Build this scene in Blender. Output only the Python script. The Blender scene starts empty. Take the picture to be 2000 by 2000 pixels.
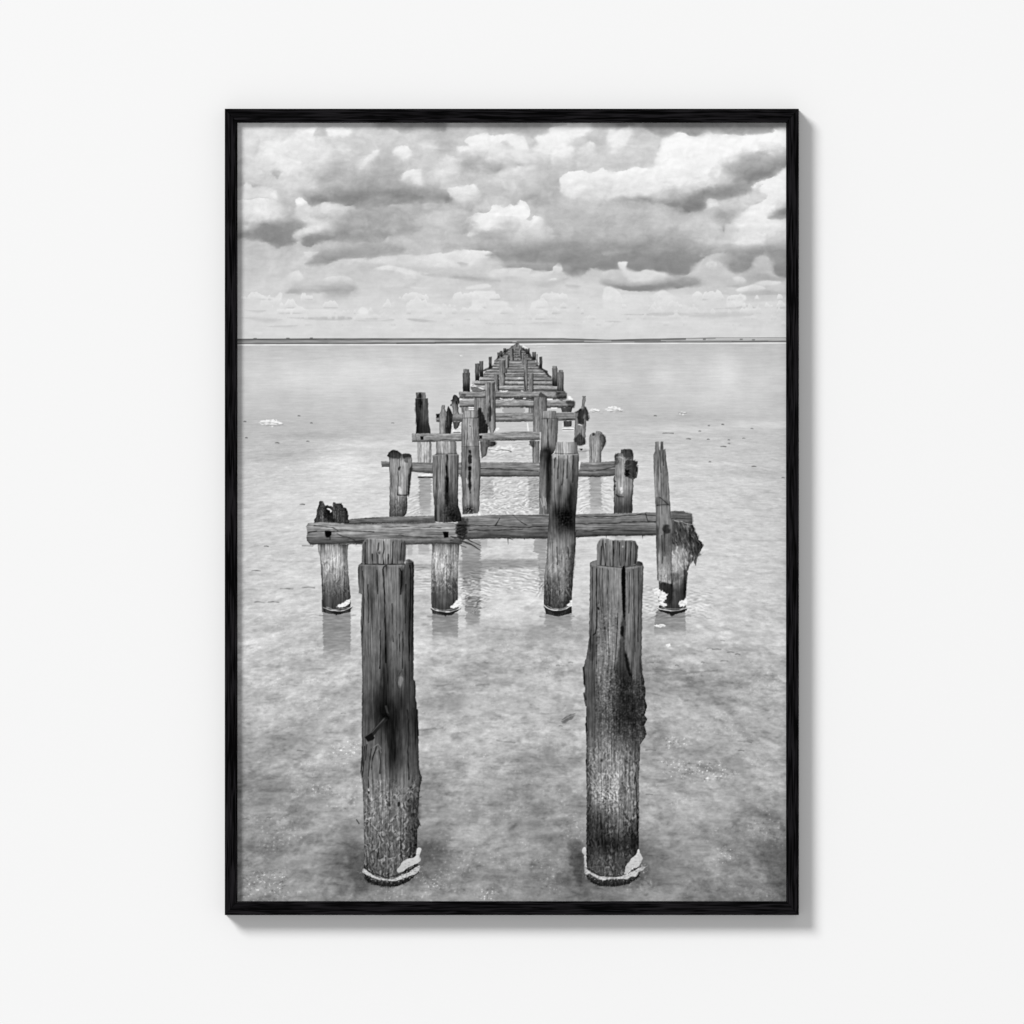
# A framed black-and-white photographic print hanging on a plain white wall.
# The print is a flat object: its picture is worked out procedurally below (numpy) and stored as ink
# values on the vertices of flat meshes lying on the paper.
import bpy, math
import numpy as np
# ---------------------------------------------------------------- picture canvas (units: 2000 px photo pixels)
PX0, PY0, PX1, PY1 = 457, 233, 1543, 1767
CW, CH = PX1 - PX0, PY1 - PY0
F = np.float32
GX, GY = np.meshgrid(np.arange(CW, dtype=F) + PX0 + .5, np.arange(CH, dtype=F) + PY0 + .5)
img = np.full((CH, CW), 205, F)
ids = np.zeros((CH, CW), np.int16)
PIECES = ['printed_sky', 'printed_water', 'printed_shore']
_rs = np.random.RandomState(7)
PERM = _rs.permutation(1024).astype(np.int32)
PERM = np.concatenate([PERM, PERM, PERM])
_a = _rs.rand(1024) * 2 * np.pi
GRX, GRY = np.cos(_a).astype(F), np.sin(_a).astype(F)

def perlin(x, y, seed=0):
    x = np.asarray(x, F) + F(seed * 37.17); y = np.asarray(y, F) + F(seed * 71.73)
    x0 = np.floor(x); y0 = np.floor(y)
    fx = x - x0; fy = y - y0
    xi = x0.astype(np.int32) & 1023; yi = y0.astype(np.int32) & 1023
    xj = (xi + 1) & 1023; yj = (yi + 1) & 1023
    u = fx * fx * fx * (fx * (fx * 6 - 15) + 10); v = fy * fy * fy * (fy * (fy * 6 - 15) + 10)
    def g(a, b, dx, dy):
        h = PERM[PERM[a] + b]
        return GRX[h] * dx + GRY[h] * dy
    n0 = g(xi, yi, fx, fy); n1 = g(xj, yi, fx - 1, fy)
    n2 = g(xi, yj, fx, fy - 1); n3 = g(xj, yj, fx - 1, fy - 1)
    a = n0 + u * (n1 - n0); b = n2 + u * (n3 - n2)
    return (a + v * (b - a)) * F(1.5)

def fbm(x, y, o=4, seed=0, gain=.5, lac=2.03):
    s = 0; amp = 1.; tot = 0.
    for i in range(o):
        s = s + amp * perlin(x, y, seed + i * 3); tot += amp
        amp *= gain; x = x * F(lac); y = y * F(lac)
    return s / F(tot ** .5 if tot > 1 else 1)

def billow(x, y, o=4, seed=0, gain=.5):
    s = 0; amp = 1.; tot = 0.
    for i in range(o):
        s = s + amp * np.abs(perlin(x, y, seed + i * 3)); tot += amp
        amp *= gain; x = x * F(2.05); y = y * F(2.05)
    return s / F(tot)

def ss(a, b, x):
    t = np.clip((x - a) / (b - a), 0, 1)
    return t * t * (3 - 2 * t)

def lerp(a, b, t): return a + (b - a) * t

VIEWS = {'A': (460, 230, 350 / 1932), 'A2': (460, 450, 350 / 1932), 'B': (800, 230, 350 / 1932), 'B2': (800, 450, 350 / 1932),
         'C': (1190, 230, 350 / 1932), 'C2': (1190, 450, 350 / 1932), 'P1': (680, 1030, 180 / 966), 'P2': (680, 1380, 180 / 966),
         'P3': (1110, 1030, 180 / 966), 'P4': (1110, 1380, 180 / 966), 'L': (580, 940, 320 / 1932), 'M': (880, 900, 260 / 1477),
         'R': (1120, 840, 280 / 1424), 'U': (720, 740, 280 / 1803), 'V': (1000, 740, 280 / 1803), 'T': (880, 660, 280 / 1932),
         'W1': (460, 1200, 260 / 897), 'W2': (820, 1200, 320 / 1104), 'W3': (1240, 1200, 300 / 1035),
         'S1': (460, 660, 440 / 1417), 'S2': (1120, 660, 420 / 1352), 'N': (0, 0, 1)}

def P(view, *xy):
    """pixel pairs read in an enlarged view -> photo pixels"""
    ox, oy, s = VIEWS[view]
    return [(ox + xy[i] * s, oy + xy[i + 1] * s) for i in range(0, len(xy), 2)]

def box(view, x0, y0, x1, y1): return P(view, x0, y0, x1, y0, x1, y1, x0, y1)

def smooth(pts, n=4):
    out = []; m = len(pts)
    for i in range(m):
        p0, p1, p2, p3 = [np.array(pts[(i + k - 1) % m]) for k in range(4)]
        for j in range(n):
            t = j / n
            out.append(tuple(.5 * ((2 * p1) + (-p0 + p2) * t + (2 * p0 - 5 * p1 + 4 * p2 - p3) * t * t + (-p0 + 3 * p1 - 3 * p2 + p3) * t ** 3)))
    return out

def window(pts, m):
    xs = [p[0] for p in pts]; ys = [p[1] for p in pts]
    x0 = max(0, int(min(xs) - m - PX0)); x1 = min(CW, int(max(xs) + m - PX0) + 2)
    y0 = max(0, int(min(ys) - m - PY0)); y1 = min(CH, int(max(ys) + m - PY0) + 2)
    return slice(y0, max(y1, y0 + 1)), slice(x0, max(x1, x0 + 1))

def sdf(x, y, pts):
    """signed distance to a polygon, negative inside"""
    d2 = np.full(x.shape, 1e12, F); ins = np.zeros(x.shape, bool); n = len(pts)
    for i in range(n):
        ax, ay = pts[i]; bx, by = pts[(i + 1) % n]
        ex, ey = bx - ax, by - ay; l2 = ex * ex + ey * ey
        if l2 < 1e-9: continue
        wx, wy = x - F(ax), y - F(ay)
        t = np.clip((wx * F(ex) + wy * F(ey)) / F(l2), 0, 1)
        dx, dy = wx - t * F(ex), wy - t * F(ey)
        d2 = np.minimum(d2, dx * dx + dy * dy)
        if ay != by:
            c = ((ay > y) != (by > y)) & (x < F(ex) * (y - F(ay)) / F(by - ay) + F(ax))
            ins ^= c
    d = np.sqrt(d2)
    return np.where(ins, -d, d)

def blur(a, r):
    """two box passes"""
    r = int(r)
    if r < 1: return a
    for _ in range(2):
        for ax in (0, 1):
            pad = [(0, 0), (0, 0)]; pad[ax] = (r + 1, r)
            c = np.cumsum(np.pad(a, pad, mode='edge').astype(np.float64), axis=ax)
            n = a.shape[ax]
            hi = np.take(c, range(2 * r + 1, 2 * r + 1 + n), axis=ax); lo = np.take(c, range(0, n), axis=ax)
            a = ((hi - lo) / (2 * r + 1)).astype(F)
    return a

# ================================================================ SKY
H = np.searchsorted(GY[:, 0], 680)
sx, sy = GX[:H], GY[:H]
yy = sy[:, 0]
base = np.interp(yy, [235, 330, 400, 440, 500, 540, 580, 620, 650, 662], [200, 206, 196, 194, 200, 205, 212, 218, 215, 214])
img[:H] = base[:, None]
img[:H] += 5 * fbm(sx / 90, sy / 22, 4, 11) * ss(250, 400, sy) + 4 * fbm(sx / 120, sy / 60, 3, 15)
flat = (1 - .55 * ss(420, 620, sy)).astype(F)        # clouds get flatter and smaller towards the horizon
WXF = (15 * fbm(sx / 55, sy / 45, 6, 21, .62) * flat).astype(F)
WYF = (11 * fbm(sx / 55, sy / 36, 6, 31, .62) * flat * flat).astype(F)
BIL = billow(sx / 42, sy / 32, 5, 41, .55)
BIL2 = billow(sx / 17, sy / 14, 4, 45, .6)
SOFTN = (.45 + 1.5 * ss(-.45, .55, fbm(sx / 44, sy / 34, 3, 47))).astype(F)
MOT = (fbm(sx / 48, sy / 26, 5, 49, .55)).astype(F)

def cl(view, pts, v0, v1=None, soft=3, rough=1., a=1., bump=6., bs=1.):
    v1 = v0 if v1 is None else v1
    pts = smooth(P(view, *pts), 3)
    w = window(pts, 16 + 2 * soft)
    if w[0].stop > H: w = (slice(w[0].start, H), w[1])
    x = GX[w] + WXF[w] * F(rough * .62); y = GY[w] + WYF[w] * F(rough * .62)
    ys = [p[1] for p in pts]; t = np.clip((y - min(ys)) / (max(ys) - min(ys) + 1e-6), 0, 1)
    dark = .5 * (v0 + v1) < 192
    hgt = max(ys) - min(ys); sm_ = np.clip(hgt / 48, .3, 1); bs = bs * sm_ ** 1.3
    if dark: v0, v1 = v0 - 2, v1 - 5
    if dark: sf = soft * (1 + 5.5 * sm_ * (1 - t) ** 1.3) * SOFTN[w]
    else: sf = soft * (.8 + 5.0 * bs * t ** 1.8) * (.6 * SOFTN[w] + .3)
    d = sdf(x, y, pts) + ((BIL[w] - .22) * F(bump) + (BIL2[w] - .22) * F(5.5) * flat[w]) * F(rough)
    al = ss(0, 1, .5 - .5 * d / sf) * a
    val = lerp(v0, v1, t) + MOT[w] * (9 if dark else 6)
    img[w] = img[w] * (1 - al) + val * al

# --- upper left
cl('A', (0, 0, 850, 0, 850, 600, 700, 800, 300, 700, 0, 740), 226, 214, 14, 1)
cl('A', (860, 60, 1930, 60, 1930, 560, 1400, 700, 880, 650, 860, 300), 214, 204, 10, 1)
cl('A', (310, 310, 450, 240, 600, 195, 720, 140, 860, 110, 850, 200, 870, 290, 850, 420, 780, 500, 720, 560, 600, 590, 480, 570, 350, 500, 300, 400), 249, 238, 5, .8)
cl('A', (880, 340, 1000, 310, 1230, 340, 1180, 420, 1050, 480, 930, 540, 870, 450), 240, 226, 6, 1)
cl('A', (960, 130, 1090, 95, 1280, 130, 1190, 210, 1080, 180, 1020, 190), 250, 244, 2.5, .9)
cl('A', (855, 150, 960, 110, 1000, 190, 1060, 240, 1060, 345, 930, 290, 870, 220), 198, 205, 4, .8)
cl('A', (1500, 0, 1932, 0, 1932, 130, 1800, 150, 1700, 100, 1560, 110), 150, 165, 4, .8)
cl('A', (860, 640, 1000, 490, 1250, 430, 1500, 420, 1750, 480, 1932, 560, 1932, 830, 1400, 830, 1050, 860, 780, 900, 860, 780, 830, 690), 204, 168, 7, 1)
cl('A', (1450, 560, 1700, 420, 1800, 520, 1760, 700, 1500, 740), 188, 182, 9, 1, .8)
cl('A', (930, 560, 1050, 520, 1100, 640, 1020, 740, 920, 680), 182, 178, 7, 1, .8)
cl('A', (1320, 505, 1450, 385, 1545, 345, 1510, 440, 1380, 545), 238, 232, 4, .9)
cl('A', (1705, 345, 1800, 285, 1875, 300, 1895, 380, 1820, 460, 1740, 410), 248, 238, 3.2, .9)
cl('A', (1795, 600, 1860, 555, 1960, 550, 2030, 560, 2020, 700, 1960, 740, 1780, 700), 243, 222, 3, .9)
cl('A', (680, 800, 850, 760, 1050, 780, 1400, 800, 1600, 770, 1932, 760, 2150, 770, 2300, 840, 2310, 910, 2180, 895, 2060, 890, 1932, 925, 1700, 935, 1450, 975, 1250, 960, 1150, 945, 1000, 922, 900, 945, 820, 955, 780, 900), 176, 140, 4, .75)
cl('N', (600, 385, 660, 372, 740, 366, 830, 366, 880, 378, 884, 396, 850, 393, 800, 397, 740, 404, 690, 405, 640, 400), 160, 136, 4, .75)
cl('A', (1050, 880, 1250, 830, 1600, 820, 1932, 850, 2000, 890, 1700, 925, 1400, 955, 1200, 940), 138, 132, 5, .8, .85)
cl('A', (640, 560, 780, 550, 830, 640, 900, 760, 780, 780, 660, 700), 224, 214, 6, 1)
cl('A', (375, 580, 420, 560, 490, 575, 455, 620, 430, 655), 190, 186, 2.5, .8)
cl('A', (0, 650, 120, 640, 200, 730, 330, 735, 200, 755, 0, 730), 196, 186, 4, .8)
cl('A', (80, 735, 150, 715, 200, 750, 340, 740, 430, 800, 440, 890, 200, 885, 60, 880), 228, 218, 3, .8)
cl('A', (355, 825, 430, 785, 445, 880, 400, 860), 247, 242, 2, .7)
cl('A', (60, 870, 300, 860, 420, 880, 250, 890), 200, 200, 3, .6, .8)
cl('A', (450, 800, 520, 740, 640, 760, 660, 880, 640, 925, 520, 935, 470, 900), 212, 192, 4, .8)
cl('A', (0, 885, 250, 872, 430, 890, 520, 940, 600, 950, 615, 1050, 520, 1110, 350, 1140, 200, 1170, 0, 1120), 237, 214, 3, .8)
cl('A', (640, 1000, 655, 870, 740, 870, 820, 950, 1000, 920, 1150, 942, 1290, 962, 1240, 1050, 1130, 1085, 1080, 1160, 1040, 1250, 900, 1255, 680, 1265, 720, 1200, 760, 1140, 640, 1060), 246, 228, 2.4, .75)
cl('A', (60, 1185, 120, 1150, 210, 1205, 60, 1215), 226, 226, 3, .7)
cl('A', (0, 1212, 200, 1215, 300, 1130, 510, 1110, 540, 1020, 600, 985, 640, 1060, 755, 1130, 720, 1190, 640, 1230, 605, 1290, 645, 1350, 480, 1388, 350, 1360, 240, 1310, 100, 1302, 0, 1300), 170, 136, 3.2, .8)
cl('A', (80, 1235, 300, 1215, 560, 1220, 600, 1300, 600, 1350, 480, 1375, 360, 1340, 200, 1290), 144, 138, 5, .8, .8)
cl('A', (1075, 1150, 1120, 1070, 1280, 975, 1500, 965, 1700, 980, 1932, 1010, 2000, 1100, 1932, 1210, 1700, 1270, 1560, 1340, 1220, 1345, 1000, 1325, 720, 1315, 760, 1270, 1050, 1255), 166, 152, 4, .8)
cl('A', (1560, 1010, 1932, 1010, 2050, 1150, 1800, 1250, 1500, 1270, 1460, 1130), 184, 178, 9, 1, .85)
cl('A', (690, 1290, 900, 1262, 1080, 1250, 1400, 1285, 1460, 1340, 1200, 1342, 1050, 1318, 900, 1350, 800, 1402, 730, 1370), 150, 146, 3.2, .8)
cl('A', (850, 1490, 1000, 1400, 1200, 1345, 1600, 1335, 1860, 1385, 1740, 1484, 1500, 1504, 1300, 1528, 1100, 1534, 980, 1572, 750, 1578, 850, 1530), 184, 150, 3.2, .75)
cl('A', (750, 1450, 900, 1438, 860, 1480, 780, 1505), 224, 220, 2.5, .8)
cl('A', (1100, 1540, 1400, 1506, 1740, 1482, 1932, 1480, 2100, 1560, 1900, 1600, 1600, 1575, 1300, 1560), 222, 214, 2.6, .6)
cl('A', (1490, 1625, 1650, 1590, 1932, 1650, 2100, 1690, 1932, 1715, 1700, 1655), 226, 220, 3, .6)
cl('A', (1350, 1640, 1450, 1620, 1480, 1650, 1400, 1670), 192, 190, 3, .6, .8)
cl('A', (470, 1830, 520, 1720, 650, 1640, 725, 1690, 700, 1800, 640, 1870, 520, 1885), 224, 206, 2.8, .8)
cl('A', (540, 1880, 680, 1800, 900, 1830, 900, 1890, 600, 1895), 196, 184, 3.4, .7)
cl('A', (850, 1800, 980, 1720, 1200, 1715, 1330, 1810, 1230, 1895, 1000, 1895, 900, 1845), 222, 166, 3.2, .7)
cl('A', (930, 1850, 1100, 1810, 1280, 1820, 1220, 1890, 1000, 1890), 172, 168, 5, .7, .8)
cl('A2', (265, 800, 290, 715, 420, 720, 470, 668, 502, 690, 480, 780, 430, 835, 230, 875, 175, 825), 230, 214, 2, .6)
cl('A2', (80, 850, 230, 865, 330, 860, 240, 885), 198, 196, 2, .5, .8)
cl('A2', (230, 910, 400, 870, 560, 850, 600, 815, 740, 840, 1060, 855, 1240, 910, 1230, 950, 900, 960, 560, 940, 240, 950), 228, 214, 2, .6)
cl('A2', (20, 940, 240, 935, 500, 960, 330, 990, 150, 955), 200, 198, 2.2, .5, .8)
cl('A2', (560, 938, 900, 934, 1090, 925, 1240, 930, 1225, 962, 900, 965, 700, 950), 200, 190, 1.8, .5)
cl('A2', (1325, 880, 1365, 818, 1440, 880, 1390, 915), 231, 226, 2, .6)
cl('A2', (1270, 965, 1480, 970, 1680, 955, 1680, 975, 1400, 980), 196, 196, 1.6, .4, .8)
cl('A2', (1480, 640, 1800, 600, 1932, 560, 1932, 620, 1700, 660), 200, 206, 4, .5, .7)
cl('A2', (340, 1030, 650, 1018, 640, 1035, 420, 1040), 196, 196, 1.6, .4, .8)
cl('A2', (140, 1095, 270, 1090, 280, 1115, 170, 1110), 228, 226, 2, .4, .8)
# --- upper middle
cl('B', (0, 0, 365, 0, 385, 120, 340, 145, 200, 130, 0, 120), 146, 164, 4, .7)
cl('B', (760, 0, 1520, 0, 1480, 110, 1250, 165, 1000, 155, 820, 120), 152, 186, 5, .9)
cl('B', (100, 260, 220, 220, 310, 260, 300, 350, 200, 420, 60, 380), 220, 212, 8, 1)
cl('B', (300, 240, 450, 260, 520, 380, 420, 400, 320, 360), 188, 194, 6, 1)
cl('B', (585, 235, 680, 200, 800, 158, 850, 158, 880, 190, 1050, 178, 1220, 200, 1295, 330, 1280, 440, 1200, 490, 1000, 482, 850, 462, 730, 400, 600, 372, 540, 390, 520, 300, 640, 300), 251, 226, 2.6, .8)
cl('B', (1010, 265, 1060, 270, 1110, 320, 1090, 350, 1030, 300), 214, 216, 3, .9)
cl('B', (1230, 200, 1330, 230, 1310, 345, 1270, 300), 216, 212, 4, .8)
cl('B', (1300, 345, 1390, 270, 1340, 190, 1490, 150, 1500, 85, 1932, 50, 1960, 130, 1830, 210, 1720, 290, 1760, 340, 1690, 485, 1400, 505, 1270, 505, 1240, 450), 251, 230, 4, .8)
cl('B', (1800, 420, 1830, 340, 1932, 260, 2000, 300, 1960, 400, 1880, 400), 238, 226, 5, .8)
cl('B', (560, 420, 700, 400, 860, 470, 1055, 545, 960, 585, 820, 600, 600, 620, 540, 520), 192, 186, 5, .9)
cl('B', (740, 440, 850, 470, 1055, 545, 940, 585, 800, 530), 178, 172, 4, .8)
cl('B', (1105, 512, 1180, 498, 1235, 520, 1170, 558), 178, 176, 2.6, .8)
cl('B', (300, 490, 400, 398, 510, 470, 555, 580, 500, 725, 320, 725, 240, 610), 230, 208, 4.5, .8)
cl('B', (560, 600, 700, 580, 770, 640, 700, 680, 600, 680), 206, 198, 5, .9)
cl('B', (860, 750, 930, 605, 1150, 525, 1400, 540, 1430, 620, 1350, 745, 1000, 785), 222, 206, 6, .9)
cl('B', (1385, 650, 1480, 560, 1600, 620, 1620, 810, 1450, 830), 186, 178, 7, .9)
cl('B', (780, 800, 1100, 790, 1500, 780, 1600, 900, 1400, 960, 1300, 960, 1200, 880, 1100, 940, 900, 900), 190, 184, 6, .9)
cl('B', (400, 775, 480, 742, 600, 732, 690, 708, 740, 750, 765, 840, 640, 895, 500, 900), 243, 214, 2.6, .8)
cl('B', (430, 975, 620, 935, 800, 905, 760, 980, 600, 1010), 178, 180, 5, .7, .8)
cl('B', (800, 880, 840, 870, 860, 910, 880, 990, 700, 1000, 760, 930), 216, 210, 4, .8)
cl('B', (880, 880, 1000, 830, 1090, 900, 1060, 960, 920, 960), 206, 200, 4, .8)
cl('B', (0, 1020, 120, 990, 160, 1040, 100, 1090, 0, 1080), 182, 186, 5, .8)
cl('B', (620, 1235, 690, 1170, 590, 1115, 720, 1030, 850, 1000, 890, 935, 960, 928, 1000, 968, 1070, 918, 1120, 948, 1200, 885, 1270, 955, 1295, 1040, 1255, 1090, 1310, 1110, 1340, 1040, 1445, 1090, 1540, 1200, 1530, 1235, 1250, 1242, 1040, 1245, 950, 1255, 750, 1285, 620, 1285), 251, 226, 1.8, .75, bs=.3)
cl('B', (480, 1200, 600, 1130, 690, 1170, 620, 1240, 520, 1240), 180, 178, 5, .8)
cl('B', (0, 1110, 300, 1110, 460, 1140, 420, 1200, 200, 1190, 0, 1160), 212, 200, 6, .8, .8)
cl('B', (840, 1250, 880, 1180, 960, 1200, 1020, 1250), 210, 190, 5, .8)
cl('B', (680, 1285, 800, 1240, 960, 1240, 1110, 1252, 1060, 1300, 900, 1320, 740, 1310), 172, 166, 4, .7)
cl('B', (400, 1400, 700, 1330, 1100, 1270, 1500, 1250, 1932, 1330, 1932, 1500, 1400, 1500, 900, 1460, 500, 1420), 186, 176, 9, .8)
cl('B', (1580, 1280, 1932, 1180, 1932, 1300, 1760, 1350, 1640, 1330), 202, 196, 6, .8)
cl('B', (1650, 1350, 1932, 1270, 1932, 1400, 1700, 1400), 168, 160, 6, .7)
cl('B', (430, 1390, 700, 1380, 960, 1400, 820, 1440, 640, 1410), 172, 166, 4, .6)
cl('B', (980, 1545, 1250, 1440, 1350, 1400, 1700, 1440, 1932, 1420, 1932, 1640, 1750, 1700, 1660, 1640, 1600, 1580, 1300, 1558), 160, 138, 5, .7)
cl('B', (1010, 1560, 1350, 1553, 1700, 1580, 1700, 1650, 1380, 1650, 1300, 1628, 1050, 1624), 170, 158, 3, .6)
cl('B', (1640, 1440, 1750, 1400, 1932, 1405, 1932, 1450, 1700, 1460), 180, 176, 4, .6, .8)
cl('B', (0, 1520, 90, 1478, 320, 1448, 360, 1466, 450, 1440, 620, 1408, 720, 1424, 850, 1430, 980, 1550, 850, 1570, 700, 1600, 620, 1625, 400, 1642, 200, 1622, 0, 1570), 236, 214, 2, .6)
cl('B', (720, 1560, 850, 1500, 1000, 1550, 960, 1620, 760, 1640), 204, 206, 5, .7, .8)
cl('B', (520, 1560, 640, 1575, 560, 1600), 196, 196, 2, .6)
cl('B', (870, 1645, 960, 1625, 1310, 1618, 1300, 1680, 1480, 1650, 1560, 1640, 1480, 1720, 1300, 1760, 1100, 1710, 960, 1740, 860, 1710), 222, 208, 2.6, .6)
cl('B', (1540, 1620, 1600, 1565, 1655, 1605, 1640, 1660, 1560, 1660), 222, 214, 2, .7)
cl('B', (150, 1690, 600, 1695, 860, 1735, 980, 1760, 700, 1750, 400, 1720), 178, 182, 3, .5)
cl('B', (1500, 1745, 1580, 1725, 1580, 1760), 224, 220, 2, .5)
cl('B', (1200, 1790, 1500, 1760, 1700, 1740, 1500, 1830, 1300, 1810), 190, 196, 5, .6, .8)
cl('B', (0, 1820, 230, 1830, 100, 1850), 222, 220, 3, .4, .8)
cl('B2', (665, 780, 690, 655, 800, 645, 920, 650, 950, 740, 1060, 775, 1065, 860, 1000, 960, 800, 960, 750, 900, 680, 840), 229, 219, 2, .55)
cl('B2', (620, 612, 770, 575, 865, 585, 865, 612, 640, 638), 226, 222, 1.8, .5)
cl('B2', (620, 640, 900, 636, 1000, 650, 780, 652), 200, 200, 1.6, .4, .7)
cl('B2', (1235, 910, 1290, 830, 1310, 770, 1450, 755, 1475, 900, 1300, 965), 226, 218, 2.4, .55)
cl('B2', (-20, 770, 60, 765, 330, 800, 480, 850, 640, 900, 700, 960, 200, 960, -20, 930), 225, 217, 3, .55)
cl('B2', (-40, 950, 120, 955, 290, 980, 100, 985), 194, 196, 1.8, .45)
cl('B2', (580, 960, 660, 955, 640, 970), 200, 200, 1.5, .4)
cl('B2', (830, 1000, 1050, 1000, 1130, 1010, 900, 1010), 198, 198, 1.6, .4)
cl('B2', (1250, 1000, 1450, 985, 1640, 995, 1400, 1008), 203, 203, 1.8, .4)
cl('B2', (1500, 720, 1932, 700, 1932, 900, 1800, 880, 1560, 900), 221, 221, 4, .5, .6)
cl('B2', (1680, 590, 1780, 580, 1850, 600, 1780, 620), 196, 190, 3, .5)
# --- upper right
cl('C', (0, 100, 250, 120, 220, 280, 120, 400, 0, 460), 243, 230, 6, .8)
cl('C', (150, 320, 300, 220, 420, 180, 545, 190, 510, 350, 495, 490, 300, 565, 150, 618, 60, 570, 0, 480, 60, 400), 212, 206, 6, .8)
cl('C', (-100, 560, 0, 590, 140, 630, 200, 590, 350, 550, 490, 530, 505, 400, 545, 300, 555, 215, 650, 190, 790, 155, 870, 195, 1060, 150, 1200, 175, 1740, 160, 1770, 110, 1960, 80, 1960, 450, 1750, 390, 1600, 355, 1450, 400, 1350, 480, 1210, 500, 1200, 600, 1160, 720, 1000, 745, 700, 765, 400, 865, 0, 885, -240, 870, -300, 790, -120, 600), 255, 236, 2.4, .75)
cl('N', (1090, 352, 1104, 340, 1130, 333, 1160, 335, 1176, 325, 1200, 336, 1262, 328, 1320, 345, 1270, 366, 1190, 382, 1140, 388, 1104, 380), 251, 222, 2, .8, bs=.6)
cl('C', (-30, 640, -200, 720, -310, 830, 0, 870, 400, 855, 450, 790, 100, 760), 222, 220, 7, .8, .7)
cl('C', (1060, 560, 1180, 540, 1310, 620, 1240, 720, 1150, 720), 220, 216, 5, .8, .85)
cl('C', (-40, 0, 1960, 0, 1960, 95, 1760, 125, 1750, 165, 1600, 185, 1200, 165, 1050, 155, 930, 205, 860, 190, 780, 155, 620, 190, 500, 165, 400, 115, 250, 95, 0, 80), 150, 166, 3, .75)
cl('C', (-300, 930, 0, 890, 200, 868, 450, 850, 650, 790, 900, 762, 1250, 740, 1320, 640, 1240, 530, 1400, 450, 1550, 385, 1750, 390, 1960, 440, 1960, 560, 1750, 640, 1620, 685, 1540, 780, 1500, 825, 1350, 855, 1200, 882, 1060, 880, 1060, 940, 990, 1010, 750, 1047, 580, 1068, 500, 990, 200, 985, 0, 985, -300, 975), 176, 150, 3, .75)
cl('C', (560, 1000, 600, 880, 800, 800, 1050, 790, 1300, 780, 1400, 830, 1200, 870, 1060, 880, 1050, 940, 985, 1005, 740, 1040), 142, 134, 5, .8, .9)
cl('C', (1480, 600, 1600, 560, 1750, 540, 1960, 460, 1960, 550, 1750, 630, 1600, 670, 1500, 690), 138, 134, 5, .8, .9)
cl('C', (-300, 980, 200, 990, 520, 1000, 580, 1075, 1000, 1015, 1075, 885, 1200, 885, 1500, 825, 1720, 820, 1610, 920, 1500, 960, 1350, 1070, 1200, 1160, 1000, 1145, 800, 1185, 400, 1200, 100, 1150, -300, 1060), 212, 196, 4, .75)
cl('C', (1050, 890, 1150, 880, 1130, 960, 1070, 950), 234, 230, 3, .8)
cl('C', (1150, 1120, 1250, 1060, 1380, 1010, 1500, 960, 1610, 910, 1340, 1110, 1240, 1170, 1195, 1270), 186, 184, 2.2, .6)
cl('C', (1330, 1120, 1350, 1060, 1480, 990, 1530, 930, 1620, 920, 1700, 830, 1550, 775, 1600, 700, 1800, 620, 1960, 550, 1960, 1400, 1600, 1370, 1250, 1370, 1060, 1340, 1140, 1270, 1205, 1275, 1245, 1180, 1310, 1160), 251, 226, 2.2, .7)
cl('C', (1560, 780, 1660, 700, 1640, 760, 1660, 830, 1560, 870, 1500, 830), 206, 206, 3, .8)
cl('C', (1680, 1088, 1780, 1008, 1860, 950, 1960, 955, 1960, 1070, 1800, 1080), 152, 150, 2, .6)
cl('C', (840, 1225, 1000, 1150, 1130, 1138, 1195, 1275, 1090, 1330, 1000, 1300, 850, 1300), 230, 204, 2.6, .7)
cl('C', (-300, 1080, 100, 1140, 500, 1190, 850, 1230, 900, 1320, 1060, 1380, 600, 1380, -300, 1370), 196, 168, 7, .8)
cl('C', (1070, 1320, 1150, 1270, 1270, 1290, 1250, 1390, 1130, 1390), 236, 222, 3.5, .8)
cl('C', (-100, 1370, 600, 1355, 1070, 1395, 1050, 1480, 960, 1560, 900, 1640, 830, 1694, 700, 1692, 600, 1655, 250, 1650, 100, 1620, -100, 1620), 150, 138, 3.4, .7)
cl('N', (950, 498, 1000, 486, 1060, 474, 1140, 468, 1230, 474, 1330, 474, 1392, 488, 1372, 514, 1334, 536, 1236, 528, 1190, 525, 1130, 521, 1080, 514, 1000, 509), 158, 140, 3.4, .7)
cl('C', (-60, 1435, 150, 1400, 260, 1440, 100, 1468, -60, 1475), 172, 172, 3, .6, .8)
cl('C', (500, 1440, 700, 1400, 850, 1430, 700, 1450), 164, 162, 4, .6, .7)
cl('C', (980, 1440, 1200, 1380, 1330, 1420, 1150, 1480, 1000, 1500), 182, 176, 5, .8, .8)
cl('C', (880, 1640, 960, 1560, 1050, 1490, 1240, 1470, 1290, 1620, 1350, 1680, 1460, 1660, 1570, 1610, 1760, 1690, 1932, 1720, 1932, 1900, 950, 1900, 900, 1750), 204, 200, 5, .8)
cl('C', (1040, 1570, 1140, 1545, 1160, 1600, 1080, 1610), 222, 216, 3, .7)
cl('C', (1270, 1420, 1600, 1390, 1960, 1370, 1960, 1712, 1780, 1692, 1745, 1560, 1660, 1495, 1590, 1520, 1560, 1610, 1460, 1655, 1350, 1675, 1270, 1625, 1235, 1560, 1300, 1490), 162, 146, 3.4, .75)
cl('C', (1560, 1660, 1590, 1520, 1700, 1495, 1745, 1600, 1640, 1690), 200, 188, 4, .8)
cl('C', (1460, 1690, 1600, 1640, 1780, 1700, 1900, 1720, 1900, 1760, 1600, 1780, 1480, 1760), 186, 184, 4, .7)
cl('C', (0, 1642, 130, 1650, 200, 1720, 300, 1790, 0, 1790, -80, 1700), 212, 190, 3.4, .7)
cl('C', (95, 1575, 130, 1555, 185, 1558, 190, 1630, 300, 1652, 420, 1632, 600, 1660, 625, 1720, 480, 1795, 300, 1792, 200, 1712, 150, 1680), 226, 212, 1.8, .6)
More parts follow.
